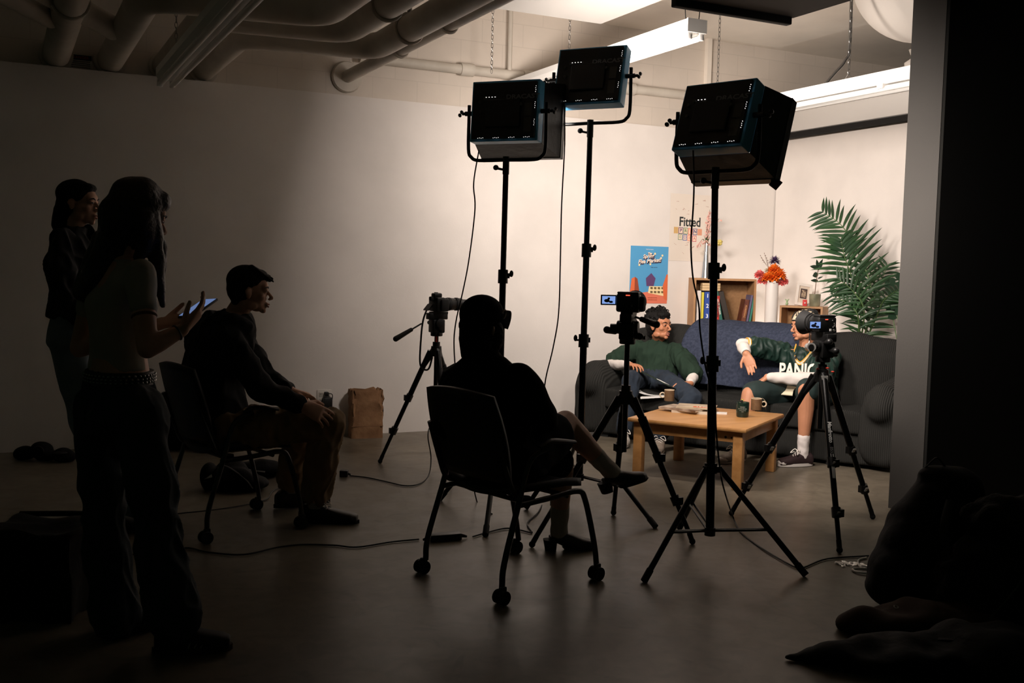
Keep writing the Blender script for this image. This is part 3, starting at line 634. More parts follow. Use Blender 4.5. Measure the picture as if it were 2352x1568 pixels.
book('white paperback right of the blue binder', .170, .022, .29, .2, 0, (222, 218, 214))
book('black book between white and red spines', .194, .028, .30, .2, 0, (30, 28, 30))
book('red book with dark title partly behind the light stand', .224, .028, .285, .2, 0, (196, 50, 40), None, 'DAN EINSTEIN', (40, 20, 20), tsz=.022)
book('teal spined book leaning left with white dots near its foot', .262, .036, .33, .2, -.19, (38, 96, 84), None, 'HAZEL DRAMA', (220, 220, 210), tsz=.022)
book('tall dark book leaning beside the teal spine', .322, .05, .33, .24, -.27, (48, 40, 34))
book('brown leather book with ornate gilt spine', .452, .045, .255, .17, .16, (90, 44, 30), (120, 66, 44), 'ALMANAC', (190, 140, 90), tsz=.026)
book('grey-purple book leaning right', .502, .022, .30, .19, .15, (100, 92, 120))
book('green-teal thin book at the right end of the shelf', .528, .02, .27, .19, .14, (56, 128, 112))
p = bp_(.10, .10, 1.2605); t = thing('wooden_block', 'stack of pale wooden planks lying on the binders inside the bookcase', 'wood block', p)
for i in range(3): obj('plank', MB(BT).box((.17, .11, 1.2725 + .0245 * i), (.17, .16, .023)), mat('pale_pine', (206, 176, 132), .6), t, bevel=.002)
# silver vase with blossom
p = bp_(.13, .13, 1.38); t = thing('silver_vase', 'tall tapering silver vase holding pale pink blossom on the bookcase', 'vase', p)
obj('body', MB().lathe([(.001, 0), (.042, 0), (.040, .02), (.022, .26), (.019, .33), (.016, .33), (.001, .31)], p, 30), mat('brushed_silver', (200, 198, 196), .22, .95), t)
random.seed(11); M_TWIG = mat('twig', (110, 84, 66), .8); M_PETP = mat('blossom_pink', (226, 176, 164), .7); M_LEAF = mat('leaf_green', (52, 92, 48), .55); M_YEL = mat('blossom_yellow', (214, 196, 110), .6)
def leaf(mb, p, d, L, w, droop=.3, up=(0, 0, 1), n=6, fold=.25):
    d = V(d).normalized(); s = d.cross(V(up)); s = s.normalized() if s.length > .05 else V((1, 0, 0)); u = s.cross(d); base = len(mb.v); c = V(p)
    pts = []
    for i in range(n + 1):
        t = i / n; dd = (d - V((0, 0, 1)) * droop * t).normalized(); c = c + dd * (L / n) if i else c
        ww = w * (math.sin(pi * min(1, .08 + t * .92) ** .8)) if i < n else 0
        pts.append((c, ww, u))
    vs = []; fs = []
    for c, ww, u in pts: vs += [c + s * ww + u * (ww * fold), c, c - s * ww + u * (ww * fold)]
    for i in range(n): fs += [(3 * i, 3 * i + 1, 3 * i + 4, 3 * i + 3), (3 * i + 1, 3 * i + 2, 3 * i + 5, 3 * i + 4)]
    return mb.add(vs, fs)
tip = p + V((0, 0, .32))
fl = MB(); tw_ = MB()
for i in range(7):
    a = random.uniform(-1, 1); q = [tip, tip + R0 * (.05 * a) + V((0, 0, .12)), tip + R0 * (.11 * a + .03) + V((0, random.uniform(-.03, .03), random.uniform(.2, .34)))]
    if i > 4: q = [tip, tip + R0 * (-.04) + V((0, 0, .05)), tip + R0 * (-.09 + .15 * (i - 5)) + V((0, 0, -.03))]
    tw_.tube(q, .0018, 5, 5)
    for k in range(26):
        tt = random.uniform(.25, 1); c = (q[0] * (1 - tt) ** 2 + q[1] * 2 * tt * (1 - tt) + q[2] * tt * tt) + V([random.uniform(-.02, .02) for _ in range(3)])
        fl.ell(c, (random.uniform(.005, .010),) * 2 + (.005,), Matrix.Rotation(random.uniform(0, 3), 3, 'X'), 6, 4)
obj('twig', tw_, M_TWIG, t); o = obj('blossom', fl, M_PETP, t); o['kind'] = 'stuff'
lf = MB()
for k in range(5): leaf(lf, tip + V((0, 0, .0)), R0 * random.uniform(-.4, .4) + V((0, 0, 1)), .09, .016, .1)
obj('leaf', lf, M_LEAF, t)
yc = MB()
for k in range(16):
    a = k * 2.4; yc.ell(tip + R0 * .12 + V((0, 0, .02)) + V((.028 * math.cos(a) * (k / 16), .028 * math.sin(a) * (k / 16), .02 * math.sin(k))), (.014, .014, .008), Matrix.Rotation(a, 3, 'X'), 7, 5)
obj('yellow_rose', yc, M_YEL, t)
# white vase on plinth with bouquet
p = V((6.50, 7.64, .83)); tag(obj('plinth', MB().box((6.50, 7.64, .414), (.24, .24, .828)), WHT, loc=(6.5, 7.64, 0), bevel=.004), 'white plinth behind the sofa carrying the white cylinder vase', 'plinth')
t = thing('white_vase', 'tall white cylinder vase with orange and pink flowers between bookcase and cube shelf', 'vase', p)
obj('body', MB().lathe([(.001, 0), (.058, 0), (.06, .01), (.06, .52), (.054, .52), (.052, .1), (.001, .09)], p, 36), mat('white_ceramic', (228, 222, 216), .35), t)
top = p + V((0, 0, .53))
def pom(name, c, r, col, n=80, par=t, w=.52):
    b = MB()
    for k in range(n):
        z = 1 - 1.5 * (k + .5) / n; a = k * 2.39996; q = math.sqrt(max(0, 1 - z * z)); d = V((q * math.cos(a), q * math.sin(a), z))
        leaf(b, V(c) + d * r * .15, d, r * random.uniform(.8, 1.0), r * w * .6, .1, n=3, fold=.5)
    return obj(name, b, mat('petal_' + name, col, .6), par)
for dx, dz, r in ((-.012, .035, .078), (.045, .06, .078), (.005, .105, .068), (-.06, .03, .062)): pom('orange_flower', top + R0 * dx - F0 * .03 + V((0, 0, dz)), r, (238, 122, 34))
for dx, dz, r in ((-.12, .055, .056), (-.095, .0, .052), (.105, .0, .05), (.075, -.015, .045)): pom('pink_flower', top + R0 * dx + V((0, 0, dz)), r, (232, 122, 118), 50, w=.8)
pom('purple_flower', top + R0 * .015 + V((0, 0, .19)), .062, (66, 40, 80), 40, w=.26)
pom('cream_flower', top + R0 * -.05 + V((0, 0, .10)), .036, (196, 176, 140), 26, w=.3)
lf = MB()
for k in range(14): leaf(lf, top, V((math.cos(k * 2.4), math.sin(k * 2.4), .5)), .09, .018, .4)
obj('foliage', lf, M_LEAF, t)
sg = MB()
for k in range(7):
    q = top + R0 * (-.05 - .012 * k) * 1 + V((0, 0, .20 + .022 * (k % 4))); sg.tube([top, top + R0 * -.04 + V((0, 0, .12)), q], .001, 5, 4); sg.sph(q, .004, 6); sg.sph(q + V((.01, .0, -.02)), .003, 6)
obj('dry_sprig', sg, M_TWIG, t)
# cube shelf
KX = V((.55, -.835, 0)).normalized(); KY = V((-KX.y, KX.x, 0)); KT = axes((6.585, 7.62, 0), KX, KY, ZZ); kw, kd = .40, .22
t = thing('cube_shelf', 'small pale wood cube shelf right of the white vase, behind the sofa', 'shelf', KT @ V((kw / 2, kd / 2, 0)))
for x in (.009, kw - .009): obj('side_panel', MB(KT).box((x, kd / 2, .57), (.018, kd, 1.14)), M_PLY, t)
for z in (.02, .38, .76, 1.131): obj('shelf', MB(KT).box((kw / 2, kd / 2 - .004, z), (kw - .036, kd - .01, .018)), M_PLY, t)
obj('back_panel', MB(KT).box((kw / 2, kd - .004, .57), (kw - .04, .008, 1.1)), M_MDF, t)
def kp(x, y, z): return KT @ V((x, y, z))
Tt = kp(.18, .11, 1.141)
t = thing('picture_frame', 'white wooden picture frame leaning back on the cube shelf', 'picture frame', Tt)
FM = axes(Tt, R0, V((0, 0, 1)) + F0 * .22, -F0 + V((0, 0, .22))) ; FM = FM @ Matrix.Rotation(-.15, 4, 'Z')
fw, fh = .15, .215
for c, d in (((-fw / 2 + .013, fh / 2, 0), (.026, fh, .018)), ((fw / 2 - .013, fh / 2, 0), (.026, fh, .018)), ((0, .013, 0), (fw - .05, .026, .018)), ((0, fh - .013, 0), (fw - .05, .026, .018))): obj('frame_rail', MB(FM).box(c, d), mat('white_frame', (222, 214, 204), .5), t)
obj('mount', MB(FM).box((0, fh / 2, -.004), (fw - .05, fh - .05, .004)), mat('mount_card', (206, 190, 172), .7), t)
obj('picture', MB(FM).box((0, fh / 2 + .01, -.0005), (.062, .095, .003)), mat('dark_print', (60, 44, 40), .6), t)
obj('picture_inset', MB(FM).box((0, fh / 2 + .01, .0016), (.042, .072, .002)).ell((0, fh / 2 + .01, .003), (.012, .022, .001)), mat('print_face', (190, 168, 140), .6, nz=60, c2=(80, 60, 50)), t)
p = kp(.30, .10, 1.141); t = thing('pot_plant', 'small upright rubber plant in a mottled grey-green pot on the cube shelf', 'pot plant', p)
obj('pot', MB().lathe([(.001, 0), (.045, 0), (.05, .01), (.053, .115), (.047, .115), (.045, .1), (.001, .1)], p, 30), mat('glazed_pot', (96, 96, 76), .35, nz=8, c2=(150, 146, 120)), t)
obj('soil', MB().cyl(p + V((0, 0, .1)), p + V((0, 0, .106)), .046), mat('soil', (44, 34, 26), 1), t)
tipp = p + R0 * .02 + V((0, 0, .36)); obj('stem', MB().tube([p + V((0, 0, .1)) - R0 * .004, p + V((0, 0, .22)) + R0 * .004, tipp], .0035, 7, 5), M_TWIG, t)
M_DKL = mat('dark_leaf', (30, 52, 36), .35)
for dx, dz, h, L, w_ in ((-1, .25, .0, .09, .019), (-.3, 1, .0, .085, .016), (.35, 1, .0, .095, .016), (-.9, -.2, -.06, .06, .026), (-1, .1, -.12, .075, .015), (.9, .5, -.10, .05, .008), (.5, .9, -.02, .07, .012)):
    b = MB(); leaf(b, tipp + V((0, 0, h)), R0 * dx + V((0, 0, dz)) - F0 * .2, L, w_, .15, up=F0); obj('leaf', b, M_DKL, t)
p = kp(.05, .06, 1.141); t = thing('green_figurine', 'tiny pale green glass figurine at the foot of the picture frame', 'figurine', p)
obj('body', MB().ell(p + V((0, 0, .016)), (.016, .012, .016)).ell(p + V((0, 0, .042)), (.012, .010, .013)).ell(p + V((-.012, .008, .056)), (.006, .004, .008)).ell(p + V((.012, -.008, .056)), (.006, .004, .008)), mat('jade_glass', (150, 176, 134), .25), t, vox=.003, sm=2)
p = kp(.225, .03, 1.141); t = thing('red_card', 'small red card standing against the picture frame', 'card', p)
obj('card', MB().box(p + V((0, 0, .03)), (.04, .012, .06), Matrix.Rotation(-.46, 3, 'Z')), mat('card_red', (206, 60, 60), .5), t, bevel=.003); obj('card_mark', MB().ell(p - F0 * .009 + V((0, 0, .03)), (.008, .003, .008)), WHT, t)
p = kp(.0, .06, .93) ; tag(obj('yellow_cloth', MB().ell(sp(1.52, .93, .965), (.05, .03, .014)), mat('yellow_cloth', (206, 160, 50), .8), loc=sp(1.52, .93, .96), disp=(30, .01)), 'scrap of yellow cloth on the sofa back below the white vase', 'cloth')
# small up-light standing on the floor in the gap behind the sofa; its glow is what whitens the wall there
p = V((6.78, 7.86, 0)); t = thing('floor_uplight', 'small round floor up-light hidden in the corner behind the sofa', 'lamp', p)
obj('lamp_can', MB().lathe([(.001, 0), (.07, 0), (.07, .30), (.064, .30), (.062, .05), (.001, .05)], p, 26), BLK, t); obj('bulb', MB().sph(p + V((0, 0, .24)), .035, 14), emitmat('bulb_glow', (1, .93, .84), 20), t)
l_ = bpy.data.lights.new('uplight_lamp', 'SPOT'); l_.energy = P_UP; l_.color = (1, .93, .85); l_.spot_size = math.radians(165); l_.spot_blend = 1; l_.shadow_soft_size = .06
o_ = bpy.data.objects.new('uplight_lamp', l_); COL.objects.link(o_); o_.parent = t; o_.location = (0, 0, .32); o_.rotation_euler = (math.radians(180), 0, 0)
# palm
random.seed(5)
M_PALM = mat('palm_green', (26, 56, 32), .5, nz=6, c2=(44, 78, 40)); M_RIB = mat('palm_rib', (70, 96, 50), .6)
pb = V((6.62, 6.66, 0)); t = thing('potted_palm', 'tall potted palm with arching fronds in the corner behind the sofa', 'palm', pb)
obj('pot', MB().lathe([(.001, 0), (.14, 0), (.16, .02), (.19, .34), (.175, .34), (.165, .30), (.001, .29)], pb, 30), mat('dark_pot', (60, 54, 50), .6), t)
obj('trunk', MB().tube([pb + V((0, 0, .29)), pb + V((.01, .01, .5)), pb + V((0, 0, .72))], [.035, .028, .018], 10, 4), M_TWIG, t)
def frond(par, pts, n, L, w=.011, droop=.5, M=M_PALM, spread=1.05):
    P = crom(pts, 14); rb = MB().tube(pts, [.008, .005, .002], 7, 8); fr = obj('frond', rb, M_RIB, par)
    N = len(P); b = MB()
    for i in range(n):
        t_ = .18 + .82 * i / (n - 1); k = min(N - 2, int(t_ * (N - 1))); p = P[k].lerp(P[k + 1], t_ * (N - 1) - k); d = (P[k + 1] - P[k]).normalized()
        s = d.cross(-F0); s = s.normalized() if s.length > .1 else R0
        ln = L * (math.sin(pi * (.18 + .70 * t_)) ** .6) * random.uniform(.9, 1.08)
        for sg_ in (-1, 1):
            dr = (d * (.50 + .5 * t_) + s * sg_ * spread + F0 * random.uniform(-.25, .25)).normalized()
            leaf(b, p, dr, ln, w, droop * random.uniform(.7, 1.3), up=F0, n=6, fold=.35)
    obj('leaflets', b, M, fr); return fr
c0 = pb + V((0, 0, .66))
def px_(a, b, X): return WX(a, b, X)
frond(t, [c0, px_(2003, 690, 6.6), px_(1975, 590, 6.55), px_(1935, 520, 6.5), px_(1890, 487, 6.45)], 20, .29, .014, .35)
frond(t, [c0, px_(1978, 700, 6.5), px_(1958, 640, 6.45), px_(1940, 590, 6.4), px_(1932, 552, 6.38)], 15, .31, .017, .45)
frond(t, [c0, px_(2000, 720, 6.7), px_(1996, 660, 6.7), px_(1990, 610, 6.72)], 15, .27, .012, .4)
frond(t, [c0, px_(1972, 735, 6.4), px_(1950, 700, 6.35), px_(1912, 680, 6.3), ], 12, .19, .010, .5)
frond(t, [c0, px_(1985, 720, 6.45), px_(1960, 670, 6.4), px_(1925, 640, 6.3)], 13, .2, .012, .5)
frond(t, [c0, px_(2012, 730, 6.6), px_(2030, 690, 6.55), px_(2062, 665, 6.5)], 13, .22, .012, .5)
frond(t, [c0, px_(2005, 740, 6.75), px_(2020, 660, 6.8), px_(2038, 610, 6.85)], 13, .22, .012, .5)
p = V((6.72, 6.05, 0)); t = thing('split_leaf_plant', 'dark broad-leaved plant at the right end of the sofa back', 'pot plant', p)
obj('pot', MB().lathe([(.001, 0), (.12, 0), (.15, .28), (.135, .28), (.001, .25)], p, 26), mat('grey_pot', (84, 82, 80), .6), t)
for (a, b_, sz) in ((2052, 668, .12), (2066, 700, .13), (2080, 650, .13), (2048, 715, .1)):
    q = WX(a, b_, 6.7); st = obj('stem', MB().tube([p + V((0, 0, .26)), p.lerp(q, .6) + V((0, 0, .05)), q], .004, 6, 6), M_RIB, t)
    b = MB(); pts = []
    for k in range(28):
        an = 2 * pi * k / 28; rr = sz * (1 - .35 * (k % 4 == 0) * (.3 < abs(math.sin(an)))) * (1 - .25 * abs(math.cos(an / 2))); pts.append((rr * math.sin(an) * .8, -rr * math.cos(an)))
    b.prism(pts, axes(q, R0, (ZZ + F0 * .4), -F0 + ZZ * .4), .002); obj('blade', b, M_DKL, st)
# ============================================================ TRIPODS AND CAMERAS
M_RED = mat('red_trim', (196, 52, 30), .4); M_SIL = mat('silver_plate', (186, 184, 180), .35, .6); M_SCR = emitmat('camera_screen', (.30, .48, 1.0), .75); M_SCRD = mat('screen_dark_shapes', (14, 18, 34), .4)
M_REC = emitmat('record_light', (1, .10, .05), 1.6)
def tripod(label, feet, apex, colbot, headz, mat_leg=BLKMET, accents=True, low=0, tag_leg=None, clamps=(.42, .72)):
    c = V((apex.x, apex.y, 0)); t = thing('tripod', label, 'tripod', c)
    obj('spider', MB().cyl(apex - V((0, 0, .035)), apex + V((0, 0, .035)), .042, .036, 18), BLK, t)
    obj('centre_column', MB().cyl(V((apex.x, apex.y, colbot)), V((apex.x, apex.y, headz - .13)), .0145, n=14), BLKMET, t)
    obj('column_collar', MB().cyl(apex + V((0, 0, .03)), apex + V((0, 0, .065)), .026, n=16), BLK, t)
    for i, f in enumerate(feet):
        d = V((f.x - apex.x, f.y - apex.y, 0)).normalized(); p0 = apex + d * .045; p1 = V((f.x, f.y, .02)); a = p1 - p0
        L = obj('leg', MB().cyl(p0, p0 + a * clamps[0], .0195, n=12).cyl(p0 + a * clamps[0], p0 + a * clamps[1], .0160, n=12).cyl(p0 + a * clamps[1], p1, .0130, n=12), mat_leg, t)
        obj('leg_shoulder', MB().cyl(p0 - d * .03 + V((0, 0, .012)), p0 + a * .13, .024, .019, 12), BLK, L)
        if i != low: obj('foam_grip', MB().cyl(p0 + a * .14, p0 + a * .30, .0235, n=14), RUB, L) if not accents else None
        for q in clamps:
            k = p0 + a * q; e = a.normalized(); lk = obj('leg_lock', MB().cyl(k - e * .025, k + e * .025, .025, n=12).box(k - F0 * .012 + R0 * (.018 if i % 2 else -.018), (.028, .028, .04)), BLK, L)
            if accents: obj('lock_lever', MB().box(k - F0 * .026 + R0 * .004, (.018, .006, .024), Matrix.Rotation(.5, 3, 'X')), M_SIL, lk)
        obj('foot', MB().sph(V((f.x, f.y, .017)), .017, 12).cyl(V((f.x, f.y, .017)), p1 - a * .05, .014, n=10), RUB, L)
        if tag_leg == i:
            e = a.normalized(); s = e.cross(-F0).normalized(); nn = s.cross(e).normalized()
            if nn.dot(-F0) < 0: nn = -nn
            q = p0 + a * .35 + nn * .0202
            T = axes(q, e, nn.cross(e), nn); text('leg_lettering', 'Manfrotto', T, .030, mat('white_print', (220, 220, 216), .5), L, bold=.0008); text('leg_number', '055', axes(p0 + a * .455 + nn * .0205, e, nn.cross(e), nn), .024, mat('outline_print', (150, 150, 148), .5), L)
            obj('asset_sticker', MB(axes(p0 + a * .545 + nn * .0170, e, nn.cross(e), nn)).box((0, 0, 0), (.14, .016, .003)), WHT, L)
    return t
def head_(t, p, yaw, handle, dirs=None, hl=.2, kind=0):  # p: top plate centre
    M = TM(p, yaw) @ Matrix.Scale(1.3, 4); h = obj('fluid_head', MB(M).cyl((0, 0, -.13), (0, 0, -.10), .033, n=18).box((0, 0, -.075), (.062, .07, .07)).box((0, .0, -.022), (.05, .11, .035)).cyl((-.045, 0, -.06), (.045, 0, -.06), .026, n=16), BLK, t, bevel=.006)
    obj('quick_plate', MB(M).box((0, .01, -.004), (.05, .09, .012)), BLK, h)
    obj('pan_knob', MB(M).cyl((.04, 0, -.1), (.075, 0, -.1), .009, n=8), BLK, h); obj('tilt_knob', MB(M).cyl((-.045, -.01, -.06), (-.07, -.01, -.06), .012, n=8), BLK, h)
    for a, b in handle:
        a, b = V(a), V(b); e = (b - a)
        obj('pan_handle', MB().cyl(a, a + e * .4, .006, n=8).cap(a + e * .40, .014, b, .0195), BLK, t)
# left tripod
def feet3(ap, a, b): return [a, b, V((ap.x * 3 - a.x - b.x, ap.y * 3 - a.y - b.y, 0))]
fa = G(873, 1064); fb = G(1036, 1106); dc = (depth(fa) + depth(fb)) / 2 + .1; ap = D(1002, 806, dc)
f1_ = [fa, fb, G(1075, 1035)]
t1 = tripod('black tripod at left with the side-on long-lens camera, against the wall', f1_, ap, D(1000, 893, dc).z, D(998, 716, dc).z, accents=False)
hp = V((ap.x, ap.y, D(998, 716, dc).z)); head_(t1, hp, math.radians(-84), [(D(968, 743, dc - .05), D(909, 778, dc - .15))])
obj('red_column_label', MB().box(V((ap.x, ap.y, ap.z + .13)) - F0 * .0135, (.012, .006, .14), Matrix.Rotation(0, 3, 'Z')), M_RED, t1)
def camera_body(label, p, yaw, w, h, d, lensr, lensl, hood=0, screen=None, zbase=0, name='camera', grip=True, cine=False):
    M = TM(p, yaw); t = thing(name, label, 'camera', p)
    b = obj('body', MB(M).box((0, 0, h / 2), (w, d, h)), BLK, t, bevel=.012)
    if not cine: obj('viewfinder_hump', MB(M).box((0, -.005, h + .012), (w * .42, d * .9, .035)), BLK, t, bevel=.01); obj('hotshoe', MB(M).box((0, -.01, h + .032), (.02, .02, .006)), CHROME, b)
    else: obj('top_plate', MB(M).box((0, 0, h + .004), (w * .92, d * .9, .012)), BLK, t, bevel=.004)
    if grip: obj('grip', MB(M).box((w / 2 + .008, .02, h * .46), (.03, d * .9, h * .85)), RUB, t, bevel=.012)
    ln = MB(M).lathe([(.001, 0), (lensr * .85, 0), (lensr * .9, lensl * .2), (lensr, lensl * .22), (lensr, lensl * .55), (lensr * .95, lensl * .57), (lensr * .97, lensl), (lensr * .8, lensl), (.001, lensl * .9)], (0, d / 2, h * .52), 30, (0, 1, 0)); L = obj('lens', ln, BLK, t)
    for q in (.35, .75): obj('focus_ring', MB(M).lathe([(lensr * 1.0, lensl * (q - .07)), (lensr * 1.05, lensl * (q - .06)), (lensr * 1.05, lensl * (q + .06)), (lensr, lensl * (q + .07))], (0, d / 2, h * .52), 30, (0, 1, 0), False), RUB, L)
    if hood: obj('lens_hood', MB(M).lathe([(lensr * .97, 0), (lensr * 1.1, 0), (lensr * 1.1 + hood * .25, hood), (lensr * 1.06 + hood * .25, hood), (lensr * .97, .004)], (0, d / 2 + lensl, h * .52), 34, (0, 1, 0), False), BLKM, L)
    return t, M, b
# camera 1
c1, M1, b1 = camera_body('side-on stills camera with a long lens on the left tripod', hp + V((0, 0, .004)), math.radians(-84), .135, .10, .07, .044, .155, .0)
obj('eyecup', MB(M1).box((0, -.045, .09), (.035, .03, .03)), RUB, b1, bevel=.008)
obj('lens_barrel_front', MB(M1).cyl((0, .15, .052), (0, .235, .052), .034, n=24), BLK, c1)
obj('flip_screen', MB(M1).box((-.03, -.055, .028), (.075, .006, .055), Matrix.Rotation(-.7, 3, 'X')), BLK, c1)
st = obj('neck_strap', MB().tube([M1 @ V((-.07, -.02, .06)), D(972, 735, dc), D(966, 790, dc), D(965, 835, dc), D(974, 848, dc), D(985, 846, dc), D(993, 820, dc)], .012, 6, 6, .18), mat('strap', (58, 62, 64), .7), c1)
# centre tripod
fs2 = [G(1222, 1257), G(1590, 1250), G(1409, 1183)]; cc = (fs2[0] + fs2[1] + fs2[2]) / 3; d2 = depth(cc); ap2 = D(1437, 912, d2 - .05)
t2 = tripod('black tripod in the middle, in front of the left end of the coffee table', fs2, ap2, D(1428, 1035, d2).z, D(1440, 716, d2).z, accents=False)
hp2 = V((ap2.x, ap2.y, D(1442, 716, d2).z)); y2 = math.radians(-44); head_(t2, hp2, y2, [(D(1452, 725, d2 - .02), D(1508, 745, d2 - .2)), (D(1425, 765, d2 - .03), D(1394, 757, d2 - .1)), (D(1445, 772, d2), D(1470, 772, d2 - .1))])
obj('head_hook', MB().tube([D(1452, 722, d2), D(1462, 740, d2), D(1460, 765, d2), D(1450, 770, d2)], .006, 8, 5), BLK, t2)
c2, M2, b2 = camera_body('camera with a lit blue flip-out screen on the middle tripod', hp2 + V((0, 0, .002)), y2, .125, .098, .07, .046, .10, .05, cine=True)
def scr(M, par, c, w, h, yaw, nm='flip_screen'):
    S_ = M @ TM(c, yaw); s = obj(nm, MB(S_).box((0, 0, 0), (w, .008, h)), BLK, par, bevel=.003)
    obj('display', MB(S_).box((0, -.005, 0), (w - .014, .002, h - .014)), M_SCR, s)
    for x, z, a, b in ((-.01, -.004, .03, .018), (.012, -.010, .022, .012), (0, .008, .014, .012)): obj('display_shape', MB(S_).ell((x, -.0065, z), (a * .5, .001, b * .5)), M_SCRD, s)
scr(M2, c2, (-.105, -.02, .062), .085, .055, math.radians(22))
obj('record_lamp', MB(M2).box((.002, -.036, .09), (.022, .003, .005)), M_REC, b2); obj('button_pad', MB(M2).box((.025, -.036, .035), (.010, .003, .012)), M_DIM, b2)
# right tripod
fs3 = [G(1680, 1184), G(1928, 1270), G(2004, 1192)]; cc = (fs3[0] + fs3[1] + fs3[2]) / 3; d3 = depth(cc); ap3 = D(1888, 862, d3)
t3 = tripod('right tripod with silver plate, orange trim and white maker lettering down its front leg', fs3, ap3, D(1882, 985, d3).z, D(1885, 762, d3).z, tag_leg=1, clamps=(.52, .80))
sp_ = axes(ap3 + (V((fs3[1].x - ap3.x, fs3[1].y - ap3.y, 0)).normalized() * .052) + V((0, 0, -.03)), R0, ZZ, -F0)
obj('silver_plate', MB(sp_).prism([(-.018, .035), (.018, .035), (.014, -.05), (-.010, -.05)], Matrix.Identity(4), .02), M_SIL, t3, bevel=.003)
for dx, dz in ((-.035, .04), (.02, .045), (.05, .025)): obj('orange_trim', MB().ell(ap3 + R0 * dx + V((0, 0, dz)) - F0 * .03, (.010, .01, .005)), M_RED, t3)
obj('orange_collar', MB().cyl(V((ap3.x, ap3.y, D(1885, 812, d3).z)), V((ap3.x, ap3.y, D(1885, 816, d3).z + .003)), .032, n=18), M_RED, t3)
hp3 = V((ap3.x, ap3.y, D(1885, 762, d3).z)); y3 = math.radians(-2); head_(t3, hp3, y3, [(D(1895, 800, d3), D(1920, 806, d3 - .12)), (D(1885, 790, d3), D(1905, 785, d3 - .1))])
obj('silver_dial', MB().cyl(D(1858, 797, d3 - .06), D(1864, 797, d3 - .12), .025, n=22), M_SIL, t3); obj('dial_face', MB().cyl(D(1862, 797, d3 - .115), D(1864, 797, d3 - .125), .016, n=22), BLK, t3)
c3, M3, b3 = camera_body('camera with a big round hood and white-marked buttons on the right tripod', hp3 + V((0, 0, .002)), y3 + math.radians(5), .135, .085, .06, .050, .07, .055, cine=True)
scr(M3, c3, (-.118, -.045, .042), .075, .05, math.radians(-20))
obj('record_lamp', MB(M3).box((-.015, -.031, .071), (.020, .003, .005)), M_REC, b3)
for x, z in ((.032, .066), (.046, .05), (.05, .042), (.047, .034), (.038, .028), (.045, .014), (.052, .010), (.046, .006), (.04, .011)): obj('button', MB(M3).cyl((x, -.030, z), (x, -.033, z), .0025, n=8), M_SIL, b3)
obj('square_label', MB(M3).box((.018, -.031, .012), (.013, .003, .013)), WHT, b3)
